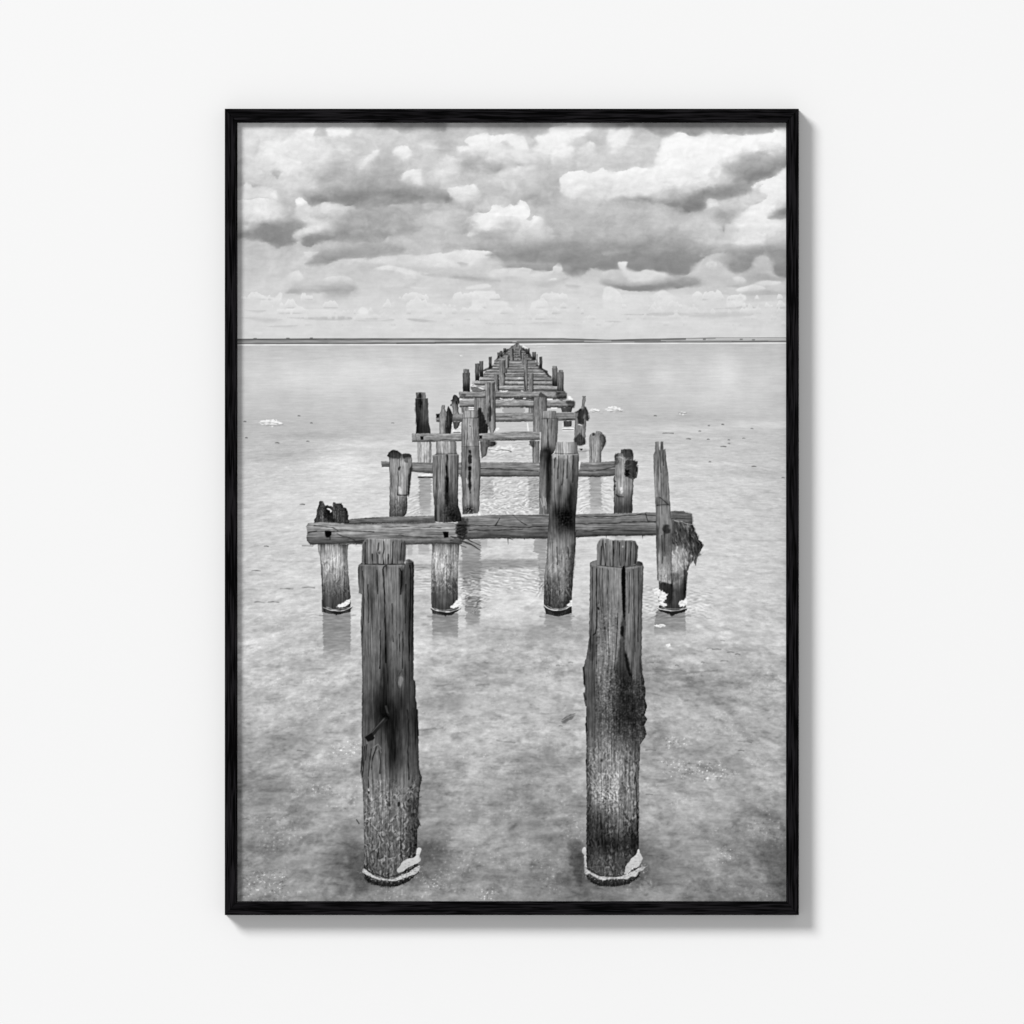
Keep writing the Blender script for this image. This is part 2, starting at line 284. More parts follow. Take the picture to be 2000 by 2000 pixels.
cl('C', (-60, 1770, 300, 1800, 540, 1760, 650, 1720, 820, 1694, 960, 1720, 990, 1800, 700, 1842, 400, 1872, 150, 1857, 0, 1820), 176, 142, 2.8, .65)
cl('C', (1330, 1725, 1420, 1708, 1475, 1770, 1390, 1795), 220, 210, 2.2, .6)
cl('C', (1280, 1810, 1400, 1790, 1600, 1800, 1450, 1830), 182, 184, 2.5, .6)
cl('C', (1360, 1855, 1450, 1812, 1600, 1795, 1695, 1840, 1560, 1865, 1450, 1870), 232, 224, 1.8, .6)
cl('C', (1570, 1805, 1640, 1758, 1850, 1765, 1800, 1800), 222, 214, 2.2, .6)
cl('C', (1440, 1890, 1500, 1865, 1700, 1850, 1900, 1880, 1900, 1910, 1500, 1910), 190, 192, 2.6, .5)
cl('C2', (-60, 630, 50, 615, 130, 700, 130, 850, 0, 880, -60, 860), 230, 222, 2, .5)
cl('C2', (120, 700, 440, 690, 900, 690, 1300, 700, 1300, 860, 800, 880, 300, 900, 130, 860), 221, 219, 4, .5, .7)
cl('C2', (460, 705, 530, 660, 590, 645, 680, 690, 725, 750, 610, 830, 500, 780), 226, 220, 2, .5)
cl('C2', (895, 690, 960, 650, 1010, 690, 1040, 800, 930, 800), 225, 220, 2, .5)
cl('C2', (1280, 715, 1450, 690, 1480, 740, 1420, 825, 1280, 825), 230, 222, 2, .5)
cl('C2', (1450, 760, 1640, 700, 1900, 700, 1900, 740, 1600, 770, 1500, 800), 203, 208, 2.4, .5)
cl('C2', (1130, 843, 1400, 822, 1510, 800, 1590, 845, 1400, 845), 193, 196, 1.6, .45)
cl('C2', (860, 930, 1000, 885, 1500, 880, 1520, 920, 1100, 935), 206, 198, 2, .45)
cl('C2', (380, 912, 600, 880, 850, 890, 850, 915), 206, 198, 1.8, .45)
cl('C2', (130, 905, 400, 900, 380, 912), 196, 196, 1.5, .4)
cl('C2', (-40, 975, 160, 978, 60, 990), 192, 194, 1.6, .4)
# paler veils and streaks inside the grey mass right of the middle
cl('N', (1080, 400, 1180, 388, 1300, 400, 1350, 425, 1320, 452, 1230, 462, 1130, 458, 1070, 440), 198, 186, 7, .8, .8)
cl('N', (985, 460, 1030, 450, 1085, 458, 1040, 472), 204, 198, 4, .7, .75)
cl('N', (1090, 470, 1150, 462, 1230, 466, 1170, 474), 186, 180, 3, .6, .7)
cl('N', (940, 452, 1000, 446, 1010, 456, 950, 464), 192, 188, 4, .6, .7)
cl('N', (1330, 440, 1390, 430, 1440, 452, 1400, 476, 1345, 470), 208, 196, 5, .8, .8)
cl('N', (600, 420, 700, 408, 800, 430, 760, 446, 640, 440), 182, 176, 6, .8, .7)
cl('N', (820, 418, 900, 410, 905, 432, 840, 440), 206, 200, 5, .8, .7)
cl('N', (540, 290, 600, 262, 650, 280, 640, 318, 570, 322), 232, 222, 5, .9, .8)
cl('N', (1395, 412, 1408, 438, 1412, 456, 1418, 436, 1440, 420, 1420, 408), 176, 172, 2, .5, .85)
cl('N', (1270, 385, 1290, 372, 1380, 352, 1372, 372, 1300, 392), 222, 212, 3, .8, .8)
# rows of small far cumulus with level bases
for j, (yb, hh, v0_, fr_) in enumerate([(584, 15, 231, 44), (600, 17, 229, 36), (611, 12, 226, 27), (622, 9, 224, 22), (634, 6, 222, 18)]):
    prof_ = fbm(sx / fr_, sx * 0 + 3.3 * j, 4, 65 + j, .55) - .05
    bumpy = (7 - j) * (billow(sx / 11, sy / 9, 3, 67 + j) - .25)
    h_ = hh * 1.7 * np.clip(prof_, 0, 1) ** .7
    top_ = yb - h_ + bumpy * ss(2, 8, h_)
    al = ss(-1.2, 1.2, sy - top_) * ss(5., -1.5, sy - yb) * ss(1.5, 6, h_) * .85
    img[:H] = img[:H] * (1 - al) + lerp(v0_ + 2, v0_ - 13, np.clip((sy - top_) / (h_ + 1), 0, 1)) * al
    al = ss(2.6, .4, np.abs(sy - yb - .8)) * ss(2, 8, h_) * ss(-.2, .4, perlin(sx / 40, sy * 0 + j, 66)) * .7
    img[:H] = img[:H] * (1 - al) + 196 * al
# soften: many edges melt into the haze, some stay crisp; then billows with light on their upper left
sky = img[:H]
mk = ss(-.4, .45, fbm(sx / 40, sy / 28, 3, 53))
lowm = ss(480, 560, sy)
soft_sky = lerp(blur(sky, 6), blur(sky, 2), lowm)
sky = lerp(soft_sky, sky, np.clip(.34 + .6 * mk + .4 * lowm, 0, 1))
wvx = .30 * fbm(sx / 38, sy / 30, 3, 57); wvy = .30 * fbm(sx / 38, sy / 30, 3, 60)
puff = blur(billow(sx / 64 + wvx, sy / 46 + wvy, 5, 43, .52), 1)
fine = billow(sx / 19 + 2 * wvx, sy / 13 + 2 * wvy, 4, 58, .55) - .24
lit = puff - np.roll(np.roll(puff, 5, 1), 5, 0)
big = fbm(sx / 60, sy / 26, 4, 59, .5)
br = ss(195, 240, sky); mid_ = ss(125, 165, sky) * ss(250, 220, sky)
hi_ = flat ** 1.3
vis = fbm(sx / 13 + 2 * wvx, sy / 9 + 2 * wvy, 4, 71, .6)
sky += vis * 4.5 * hi_ * (.4 + .6 * mid_)
sky = sky + (puff - .26) * (15 * mid_ + 6) * hi_ + lit * (12 * br + 10) * hi_ + fine * (9 * mid_ + 5) * hi_ + big * (9 * mid_ + 3) * hi_
sky += 2.6 * fbm(sx / 34, sy / 12, 5, 51) * (.5 + .5 * flat) + 3.0 * fbm(sx / 70, sy / 6, 4, 56) * lowm
img[:H] = np.clip(sky, 120, 252)
# ================================================================ WATER
HZ, XC, FOC = 652., 1010., 1500.
hw = np.searchsorted(GY[:, 0], 668)
wx_, wy_ = GX[hw:], GY[hw:]
k = 1 / (wy_ - HZ)
XW, ZW = (wx_ - XC) * k, FOC * k
rows = [672, 690, 730, 770, 830, 870, 920, 1000, 1100, 1180, 1230, 1290, 1350, 1450, 1550, 1650, 1700, 1767]
cols = [457, 580, 700, 830, 1000, 1120, 1250, 1400, 1543]
tone = np.array([
    [186, 188, 190, 190, 190, 190, 190, 190, 190],
    [194, 196, 198, 198, 198, 198, 196, 196, 196],
    [198, 204, 206, 205, 200, 200, 198, 204, 202],
    [200, 198, 202, 204, 200, 198, 194, 202, 198],
    [192, 190, 194, 198, 198, 196, 196, 194, 196],
    [196, 192, 202, 206, 204, 204, 204, 200, 194],
    [204, 202, 214, 212, 206, 210, 208, 206, 200],
    [208, 212, 214, 208, 206, 210, 212, 208, 200],
    [202, 206, 210, 202, 206, 210, 214, 210, 202],
    [196, 202, 202, 198, 204, 200, 202, 202, 196],
    [196, 200, 196, 186, 190, 180, 178, 186, 192],
    [190, 192, 186, 184, 188, 178, 170, 176, 184],
    [180, 180, 172, 174, 182, 180, 164, 168, 172],
    [166, 168, 166, 166, 170, 164, 160, 162, 160],
    [154, 155, 155, 155, 162, 154, 153, 150, 143],
    [138, 143, 137, 136, 153, 138, 133, 136, 122],
    [143, 144, 126, 136, 151, 136, 130, 134, 114],
    [150, 146, 140, 150, 146, 138, 136, 130, 108]], F)
def grid(x, y):
    ri = np.interp(y, rows, np.arange(len(rows))); ci = np.interp(x, cols, np.arange(len(cols)))
    r0 = np.minimum(ri.astype(int), len(rows) - 2); c0 = np.minimum(ci.astype(int), len(cols) - 2)
    fr = ss(0, 1, ri - r0); fc = ss(0, 1, ci - c0)
    a = tone[r0, c0] * (1 - fc) + tone[r0, c0 + 1] * fc; b = tone[r0 + 1, c0] * (1 - fc) + tone[r0 + 1, c0 + 1] * fc
    return (a * (1 - fr) + b * fr).astype(F)
qx = wx_ + 30 * fbm(wx_ / 90, wy_ / 40, 3, 61); qy = wy_ + 10 * fbm(wx_ / 90, wy_ / 30, 3, 64)
water = grid(qx, qy)
near = ss(1080, 1330, wy_)
mid = ss(780, 900, wy_) * (1 - near)
far = 1 - ss(760, 900, wy_)
def octs(fr, o, seed, gain=.55, sh=.9):
    s = 0; amp = 1.
    for i in range(o):
        foot = fr * np.maximum(k, FOC * sh * k * k) * 1.6
        s = s + amp * np.clip(1.4 - foot, 0, 1) * perlin(XW * F(fr), ZW * F(fr * sh), seed + 3 * i)
        amp *= gain; fr *= 2.05
    return s
m1 = octs(8, 6, 71, .58)
m2 = octs(22, 5, 91, .6)
m3 = 1 - 2.2 * np.abs(octs(11, 6, 301, .6)); m4 = octs(40, 5, 305, .62)
m0 = octs(3.4, 6, 309, .6)
water += near * (22 * m0 + 15 * m1 + 6 * m2 + 9 * m3 + 4.5 * m4 + 4) + mid * 6 * m0 + far * 5 * fbm(wx_ / 120, wy_ / 34, 4, 313) + (1 - near) * (5.5 * m1 + 4.5 * m2 + 3 * m3 + 4 * m4)
dark = ss(.25, .75, octs(13, 5, 111, .6)); water -= dark * (14 * near + 7 * mid)
lite = ss(.2, .8, octs(15, 5, 131, .6)); water += lite * (14 * near + 6 * mid)
# ripple streaks lying along the surface
st = fbm(wx_ / 34 + fbm(wx_ / 60, wy_ / 20, 2, 141), wy_ / 2.6, 3, 145)
water += st * (4.4 * far + 4.6 * mid + 1.6 * near)
st2 = fbm(wx_ / 14, wy_ / 2.2, 3, 151, .6)
water += st2 * (3.4 * far + 4.2 * mid + 3.0 * near)
rip = perlin(wx_ / 9 + 2 * perlin(wx_ / 30, wy_ / 14, 155), wy_ / 3.1, 157)
water += mid * 5 * rip * ss(-.1, .5, fbm(wx_ / 110, wy_ / 50, 3, 159))
dsh = fbm(wx_ / 20 + .8 * perlin(wx_ / 40, wy_ / 18, 351), wy_ / 6.2, 4, 353, .55)
zone = ss(1180, 1300, wy_) * ss(1660, 1480, wy_) + .5 * ss(1000, 1100, wy_) * ss(1240, 1180, wy_)
water += zone * (12 * ss(.1, .75, dsh) - 17 * ss(.12, .75, -dsh))
dsh2 = fbm(wx_ / 34 + perlin(wx_ / 60, wy_ / 26, 355), wy_ / 13, 5, 357, .58)
water += ss(1350, 1550, wy_) * (12 * ss(0, .7, dsh2) - 17 * ss(.1, .75, -dsh2))
water += far * (6 * fbm(wx_ / 44, wy_ / 60, 3, 361) + 5 * fbm(wx_ / 70, wy_ / 5, 3, 363))
# broad pale reflections of the clouds on the far water
for cx, cy, rx, ry, v in [(640, 738, 90, 30, 7), (1300, 742, 24, 34, 9), (1415, 735, 30, 44, 11), (1470, 760, 40, 20, 6), (520, 720, 50, 40, 5), (1190, 745, 40, 20, 6), (760, 720, 60, 36, 6),
                          (650, 910, 70, 34, 12), (560, 960, 60, 22, 6), (1420, 930, 90, 18, 4), (1350, 838, 110, 6, 9), (1490, 828, 70, 7, 12), (720, 868, 70, 7, 9), (610, 850, 80, 8, -9), (560, 890, 60, 12, -10), (1260, 868, 70, 10, -8), (1450, 925, 80, 12, -10), (1330, 815, 120, 8, -6)]:
    e = ((wx_ - cx + 12 * perlin(wx_ / 40, wy_ / 12, 161)) / rx) ** 2 + ((wy_ - cy + 4 * perlin(wx_ / 30, wy_ / 9, 163)) / ry) ** 2
    water += 1.5 * v * np.exp(-e)
# salt grains: clustered bright specks, coarser towards the viewer
nz = ss(1300, 1620, wy_)
cell = lerp(perlin(wx_ / 3.6, wy_ / 2.8, 171), perlin(wx_ / 5.8, wy_ / 4.8, 172), nz) + .5 * perlin(wx_ / 2.9, wy_ / 2.4, 173)
clus = ss(.15, .85, octs(9, 4, 175, .6) + .25)
spk = ss(.42, .85, cell) * clus
water += spk * (22 * ss(1250, 1500, wy_) + 16 * near)
water -= ss(.5, .9, -cell) * clus * 22 * near
g1 = perlin(wx_ / 3.0, wy_ / 2.3, 181) + .9 * fbm(wx_ / 7.5, wy_ / 4.6, 3, 185)
water += g1 * (4.6 * near + 2.6 * mid) * (.7 + .6 * ss(-.5, .5, m1))
g2 = perlin(wx_ / 9 + wy_ / 13, wy_ / 4.6 - wx_ / 24, 187)
water += g2 * 5.5 * near
water += (.34 * near + .25 * mid) * (water - blur(water, 9))
water = water - .14 * near * (water - blur(water, 40)); water = lerp(water, blur(water, 1), .35 * near)
img[hw:] = np.where(wy_ > 674 - 3.5 * ss(1000, 1200, wx_), water, img[hw:])
ids[:] = np.where(GY > 674, 1, 0)

def blob(view, pts, v, soft=2, rough=3., a=1., scale=9., mul=False, clip=None, v1=None, sm=True):
    pts = P(view, *pts) if view else pts
    if sm: pts = smooth(pts, 3)
    w = window(pts, 4 + soft * 2 + rough)
    n = fbm(GX[w] / scale, GY[w] / scale, 3, int(abs(pts[0][0] * 3 + pts[0][1])) % 97)
    d = sdf(GX[w], GY[w], pts) + F(rough) * n
    al = ss(soft, -soft, d) * a
    if clip is not None: al = al * (ids[w] == clip)
    if v1 is not None:
        ys = [p[1] for p in pts]; v = lerp(v, v1, np.clip((GY[w] - min(ys)) / (max(ys) - min(ys)), 0, 1))
    if v is not None and np.ndim(v) == 0 and v < 125 and soft >= 1.4 and not mul:
        loc = blur(img[w], 5); v = v * np.clip(.05 + .95 * img[w] / np.maximum(loc, 12), .25, 2.6) + 9 * perlin(GX[w] / 3.6, GY[w] / 4.4, 77)
    elif v is not None and np.ndim(v) == 0 and v > 128 and soft >= 1.8:
        loc = blur(img[w], 5); v = v * np.clip(.5 + .5 * img[w] / np.maximum(loc, 12), .5, 1.4)
    if np.ndim(v) == 0 and v > 200: v = v - 34 * ss(-.1, .6, perlin(GX[w] / 7, GY[w] / 3.4, 78)) + 6
    elif v1 is not None: v = v - 26 * ss(.1, .7, perlin(GX[w] / 7, GY[w] / 3.2, 79))
    img[w] = img[w] * (1 - al + al * v) if mul else img[w] * (1 - al) + v * al

def stroke(view, pts, width, v, a=1., soft=.8, wob=0., clip=None, taper=False):
    pts = P(view, *pts) if view else pts
    w = window(pts, width + 4 + wob)
    x, y = GX[w], GY[w]
    if wob:
        sd = int(abs(pts[0][0] + 5 * pts[0][1])) % 89
        n1 = F(wob * .8) * fbm(x / 19, y / 19, 3, sd, .42); n2 = F(wob * .8) * fbm(x / 19, y / 19, 3, sd + 40, .42)
        x = x + n1; y = y + n2
    best = np.full(x.shape, 1e6, F); L = len(pts) - 1
    for i in range(L):
        ax, ay = pts[i]; bx, by = pts[i + 1]
        ex, ey = bx - ax, by - ay; l2 = ex * ex + ey * ey + 1e-9
        t = np.clip(((x - F(ax)) * F(ex) + (y - F(ay)) * F(ey)) / F(l2), 0, 1)
        d = np.hypot(x - F(ax) - t * F(ex), y - F(ay) - t * F(ey))
        if taper: d = d + F(width / 2) * (i + t) / L
        best = np.minimum(best, d)
    wn = width * (1 + .45 * perlin(x / 11, y / 13, 83)) if wob else width
    al = ss(wn / 2 + soft, wn / 2 - soft, best) * a
    if wob: al = al * (.62 + .38 * ss(-.5, .3, perlin(x / 8, y / 15, 85)))
    if clip is not None: al = al * (ids[w] == clip)
    img[w] = img[w] * (1 - al) + v * al

# --- far shore with its salt line
def shore_top(x): return np.interp(x, [457, 600, 1100, 1190, 1260, 1360, 1400, 1543], [661.6, 660.6, 660.4, 663.2, 661.4, 659.8, 659.2, 659.0])
def shore_bot(x): return np.interp(x, [457, 700, 1000, 1190, 1543], [672.6, 672.2, 671.0, 669.6, 668.6])
w = (slice(np.searchsorted(GY[:, 0], 654), np.searchsorted(GY[:, 0], 682)), slice(0, CW))
x, y = GX[w], GY[w]
tp, bt = shore_top(x), shore_bot(x)
q = (y - tp) / (bt - tp)
sv = 150 + 26 * fbm(x / 45, y / 1.5, 3, 201) - 44 * ss(.35, .05, np.abs(q - .08)) - 40 * ss(.16, .02, np.abs(q - .86)) + 24 * ss(.2, .05, np.abs(q - .5)) * ss(700, 500, np.abs(x - 1300)) 
sv = np.where((x > 1340) & (q < .42) & (q > .13), 196 + 8 * fbm(x / 30, y / 2, 2, 203), sv)
al = ss(-.6, .5, y - tp) * ss(.6, -.5, y - bt)
img[w] = img[w] * (1 - al) + sv * al
al = ss(-.7, .3, y - bt) * ss(2.9, .9, y - bt) * (.5 + .5 * ss(-.4, .3, fbm(x / 50, y * 0 + 1.7, 4, 207))); img[w] = img[w] * (1 - al) + 240 * al
ids[w] = np.where((y > tp) & (y < bt + 2.4), 2, np.where(y <= tp, 0, 1))
for px, py, ww in [(498, 660, 5), (562, 659.5, 5), (608, 659, 4), (636, 661, 4), (1448, 661.5, 4), (1472, 662.5, 4), (1376, 661.6, 4)]:
    stroke('N', (px - ww / 2, py + 1, px + ww / 2, py + 1), 2, 96, .8)
for x0, x1, yv, vv in [(775, 850, 670.4, 66), (850, 1000, 668.5, 92), (1195, 1290, 665.4, 98), (1010, 1140, 667, 104), (1430, 1500, 667, 106), (540, 640, 671, 104), (1240, 1300, 668, 100)]:
    stroke('N', (x0, yv, x1, yv - .6), 2, vv, .8, .8)

# --- salt islands and dark scraps on the water
for vw, x0, y0, x1, y1 in [('S1', 145, 512, 298, 553), ('S2', 100, 443, 165, 470), ('S2', 200, 430, 306, 466), ('S2', 660, 462, 712, 480)]:
    (a0, b0), (a1, b1) = P(vw, x0, y0, x1, y1)
    blob('N', (a0, (b0 + b1) / 2, (a0 * 2 + a1) / 3, b0, (a0 + 2 * a1) / 3, b0 + 1, a1, (b0 + b1) / 2 + 2, (a0 + a1) / 2, b1), 240, 1.2, 3, .95, 5)
    mx, my = (a0 + a1) / 2, (b0 + b1) / 2
    stroke('N', (lerp(a0, a1, .1), my + 1, lerp(a0, a1, .4), my, lerp(a0, a1, .8), my + 2), 1.4, 150, .75, .7, 2)
    stroke('N', (lerp(a0, a1, .3), b1 - 1, a1, b1 - 2), 1.2, 96, .7, .7, 1)
    stroke('N', (a0 - 4, my + 5, a1 + 6, my + 6), 3, 176, .5, 1.4, 2)
for px, py, ww in [(478, 823, 5), (481, 855, 4), (541, 865, 10), (601, 862, 6), (584, 812, 5), (608, 826, 4), (1305, 846, 26), (1345, 857, 10), (1384, 858, 5), (1413, 872, 13), (1424, 859, 4), (1453, 856, 6), (1473, 911, 11), (1530, 933, 6), (1385, 831, 3), (1412, 829, 5), (1469, 837, 5), (1367, 842, 5), (590, 985, 12), (520, 1067, 10), (500, 1115, 22), (1424, 866, 4), (1387, 902, 4), (1280, 812, 6), (767, 826, 6)]:
    stroke('N', (px - ww * .38, py, px, py - .4, px + ww * .38, py + .3), 1.8, 84, .8, .9, .5)
for px, py, ww in [(506, 1176, 18), (534, 1176, 20), (560, 1150, 24), (602, 1148, 24), (600, 1066, 20), (1387, 1267, 10), (1400, 1268, 16), (1427, 1274, 12), (1441, 1278, 8), (1412, 1251, 7), (1271, 1294, 10), (1415, 1291, 14), (1322, 1300, 5), (1373, 1294, 5), (1271, 1465, 18), (1448, 1466, 10), (586, 1466, 10), (670, 1393, 8), (524, 1597, 7), (480, 1600, 12), (1461, 1450, 14), (1095, 1418, 6), (1268, 1552, 12), (1115, 1294, 8), (1090, 1300, 6)]:
    stroke('N', (px - ww / 2, py, px, py - .6, px + ww / 2, py + .6), 2.0, 96, .6, 1.2, 1)
blob('W2', (945, 722, 1000, 680, 1045, 670, 1020, 710, 980, 728), 100, 1.6, 2.5, .75)
stroke('W2', (950, 720, 1050, 672), 1.4, 196, .6, .8, 1.5)
stroke('W1', (815, 1385, 832, 1412), 2, 60, .9)
for vw, pts in [('W3', (130, 405, 250, 400, 420, 395, 560, 372)), ('W3', (60, 380, 200, 370, 340, 382)), ('W3', (700, 855, 840, 850)), ('W3', (80, 525, 200, 555)), ('W2', (0, 780, 150, 765)), ('W2', (380, 480, 460, 475)), ('W2', (120, 480, 220, 470)), ('W2', (520, 850, 640, 862))]:
    stroke(vw, pts, 3, 118, .55, 1.6, 3)
for vw, pts, v, a in [('W3', (600, 980, 700, 950, 770, 1040, 760, 1090, 690, 1070, 600, 1000), 146, .6), ('W1', (130, 1130, 350, 1120, 340, 1260, 190, 1290), 138, .45), ('W1', (350, 1300, 470, 1290, 520, 1400, 380, 1450), 118, .5),
                      ('W2', (150, 560, 300, 550, 296, 640, 150, 630), 148, .6), ('W2', (310, 560, 620, 500, 760, 560, 640, 640, 310, 650), 186, .5), ('W2', (830, 910, 930, 900, 900, 980, 850, 960), 128, .5), ('W2', (470, 1350, 540, 1360, 550, 1430, 480, 1410), 122, .5),
                      ('W2', (200, 820, 280, 830, 250, 860), 128, .5), ('W2', (0, 1540, 160, 1560, 130, 1700, 0, 1680), 96, .5), ('W2', (1000, 1550, 1104, 1560, 1104, 1790, 1040, 1760), 84, .6), ('W1', (740, 1540, 860, 1560, 897, 1850, 800, 1840), 96, .55),
                      ('W3', (0, 1330, 60, 1500, 100, 1700, 60, 1800, 0, 1800), 104, .5), ('W3', (850, 1560, 1020, 1560, 1020, 1932, 900, 1760), 96, .45), ('W3', (380, 1800, 520, 1790, 480, 1870), 100, .45), ('W2', (150, 430, 300, 470, 350, 520, 100, 500), 150, .4), ('W2', (640, 110, 820, 80, 900, 130, 780, 150), 146, .45)]:
    blob(vw, pts, v, 7, 7, a, 16)
for vw, pts in [('W1', (50, 1760, 150, 1740, 330, 1720, 360, 1900, 100, 1880)), ('W1', (650, 880, 840, 860, 840, 960, 660, 950)), ('W1', (510, 1130, 640, 1140, 660, 1220, 520, 1220)), ('W3', (200, 830, 370, 830, 360, 890, 200, 900)), ('W3', (180, 980, 560, 1000, 700, 1080, 500, 1140, 200, 1080)), ('W3', (560, 1560, 720, 1600, 680, 1680, 560, 1660)), ('W2', (400, 1840, 540, 1850, 500, 1932, 380, 1920)), ('W2', (0, 1780, 110, 1760, 170, 1830, 60, 1880))]:
    pts = P(vw, *pts); w = window(pts, 10)
    m = ss(8, -8, sdf(GX[w], GY[w], pts) + 8 * fbm(GX[w] / 14, GY[w] / 12, 3, 211))
    c = perlin(GX[w] / 5.0, GY[w] / 4.2, 213) + .45 * perlin(GX[w] / 2.6, GY[w] / 2.2, 214)
    img[w] += m * (8 + 62 * ss(.42, .8, c) - 34 * ss(.4, .8, -c))

# --- rings round the standing timbers and reflections below them
def rings(cx, cy, r0, r1, amp, freq, asp=.3, wobble=3., seed=0, ang=None):
    w = window([(cx - r1, cy - r1 * asp), (cx + r1, cy + r1 * asp)], 4)
    x, y = GX[w], GY[w]
    d = np.hypot(x - cx, (y - cy) / asp) + wobble * fbm(x / 16, y / 7, 3, 221 + seed)
    env = ss(-.25, .35, fbm(x / 34, y / 9, 2, 228 + seed)) * ss(r0, r0 + 8, d) * ss(r1, r0 + (r1 - r0) * .3, d) * (.55 + .7 * fbm(x / 40, y / 14, 2, 231 + seed))
    img[w] += 1.5 * amp * env * np.sin(d * freq)

def reflect(view, pts, v, a=.6, soft=1.2, wob=3.):
    pts = P(view, *pts); w = window(pts, 8)
    x = GX[w] + wob * fbm(GX[w] / 30, GY[w] / 4.2, 3, 241) ; y = GY[w]
    d = sdf(x, y, pts) + 1.5 * fbm(GX[w] / 9, GY[w] / 3, 2, 243)
    ys = [p[1] for p in pts]; t = np.clip((y - min(ys)) / (max(ys) - min(ys)), 0, 1)
    al = ss(soft, -soft, d) * a * (1 - .3 * t) * (1 - ss(.6, 1., t + .12 * fbm(GX[w] / 16, GY[w] / 5, 2, 247))) * (.75 + .25 * ss(-.4, .3, fbm(GX[w] / 30, GY[w] / 3.4, 2, 249)))
    img[w] = img[w] * (1 - al) + (v + 17 * fbm(GX[w] / 20, GY[w] / 3.6, 4, 245)) * al

reflect('S1', (548, 1715, 724, 1715, 722, 2050, 552, 2050), 118, .8, 1.2, 2)
reflect('S1', (556, 1900, 722, 1900, 722, 1985, 556, 1980), 150, .45, 4, 2)
reflect('S1', (1236, 1730, 1400, 1730, 1398, 1920, 1240, 1920), 118, .82, 1.2, 2)
reflect('M', (165, 1500, 330, 1500, 316, 1900, 176, 1900), 118, .8, 1.6, 5)
reflect('M', (1040, 1690, 1340, 1690, 1340, 1900, 1050, 1900), 132, .75, 2.5, 3)
reflect('S2', (520, 1715, 705, 1715, 705, 1880, 505, 1870), 120, .8, 1.2, 2)
reflect('M', (120, 880, 336, 880, 330, 1640, 140, 1640), 130, .8, 1.4, 5)
reflect('M', (320, 870, 406, 870, 406, 990, 320, 990), 160, .6, 1.2, 1)
reflect('M', (930, 870, 1075, 870, 1060, 1600, 985, 1600, 970, 1030, 920, 1010), 138, .75, 1.4, 4)
reflect('M', (85, 1100, 970, 1090, 980, 1180, 400, 1215, 300, 1400, 120, 1380), 134, .8, 3, 4)
reflect('L', (1290, 745, 1360, 745, 1360, 900, 1320, 910), 156, .6, 1, 1)
reflect('L', (1430, 745, 1560, 745, 1555, 880, 1430, 880), 152, .6, 1, 1.5)
reflect('L', (1376, 985, 1590, 980, 1590, 1050, 1376, 1060), 140, .7, 2, 2)
reflect('U', (630, 1230, 790, 1230, 780, 1800, 640, 1800), 138, .75, 1.2, 4)
reflect('U', (1400, 1260, 1560, 1240, 1580, 1460, 1640, 1500, 1400, 1560), 150, .6, 2, 4)
reflect('V', (975, 1225, 1120, 1225, 1140, 1760, 980, 1760), 138, .75, 1.2, 5)
reflect('V', (200, 1240, 345, 1240, 345, 1740, 220, 1740), 140, .7, 2, 4)
reflect('V', (820, 880, 930, 880, 940, 1040, 830, 1040), 160, .6, 1.5, 2)
reflect('U', (1400, 800, 1500, 800, 1500, 1030, 1420, 1030), 150, .5, 1.5, 2)
reflect('R', (408, 1050, 585, 1050, 575, 1085, 420, 1085), 168, .7, 1.2, 1)
for cx, cy, r1, am, fr, asp in [(687, 1192, 46, 13, .62, .3), (868, 1192, 64, 14, .6, .3), (1092, 1194, 60, 13, .6, .28), (1312, 1192, 90, 12, .52, .3), (946, 1196, 44, 15, .8, .34), (930, 1010, 46, 18, .7, .4), (1035, 1000, 50, 17, .7, .42), (838, 1000, 30, 16, .75, .4), (1160, 1000, 42, 16, .7, .4), (940, 905, 40, 14, .8, .3), (1020, 900, 34, 14, .8, .3)]:
    rings(cx, cy, 8, r1, am, fr * 1.25, asp, 9., int(cx) % 17)
w = window(P('M', 330, 1170, 1060, 1480), 6)                       # slanting ripple trains between the two inner posts
x, y = GX[w], GY[w]
env = ss(40, 0, np.abs(y - 1128 - .05 * (x - 1000))) * ss(935, 965, x) * ss(1085, 1040, x)
img[w] += 10 * env * np.sin((y - .22 * (x - 1000)) * 1.05 + 3.2 * fbm(x / 22, y / 9, 3, 251)) * (.6 + .6 * fbm(x / 18, y / 8, 2, 253))
w = window(P('L', 1380, 1000, 1600, 1260), 4); x, y = GX[w], GY[w]
img[w] += 8 * ss(1092, 1106, y) * ss(1165, 1130, y) * np.sin(y * 1.25 + .08 * x + 1.6 * fbm(x / 20, y / 8, 2, 255))
w = window(P('R', 690, 1500, 1424, 1932), 2); x, y = GX[w], GY[w]
img[w] += 12 * ss(1130, 1170, y) * ss(1225, 1190, y) * ss(1398, 1330, x) * np.sin((y + .3 * (x - 1300) * np.sign(x - 1290)) * .95 + 2 * fbm(x / 30, y / 10, 2, 257))
def ripple(view, pts, amp, kx, ky, warp, seed, soft=7):
    pts = P(view, *pts); w = window(pts, 10); x, y = GX[w], GY[w]
    m = ss(soft, -soft, sdf(x, y, pts) + 6 * fbm(x / 22, y / 10, 2, seed))
    ph = x * kx + y * ky + warp * fbm(x / 24, y / 11, 3, seed + 3, .55)
    img[w] += m * amp * np.sin(ph) * (.35 + .9 * ss(-.4, .5, fbm(x / 15, y / 6, 2, seed + 7)))
ripple('M', (330, 1180, 1060, 1180, 1040, 1480, 560, 1430, 330, 1640, 100, 1560, 90, 1300), 22, -.16, .95, 5., 311)
ripple('M', (90, 1300, 330, 1300, 380, 1640, 100, 1640), 26, .35, .6, 7., 313)
ripple('M', (950, 1320, 1040, 1300, 1030, 1540, 960, 1500), 26, .8, .45, 4., 315)
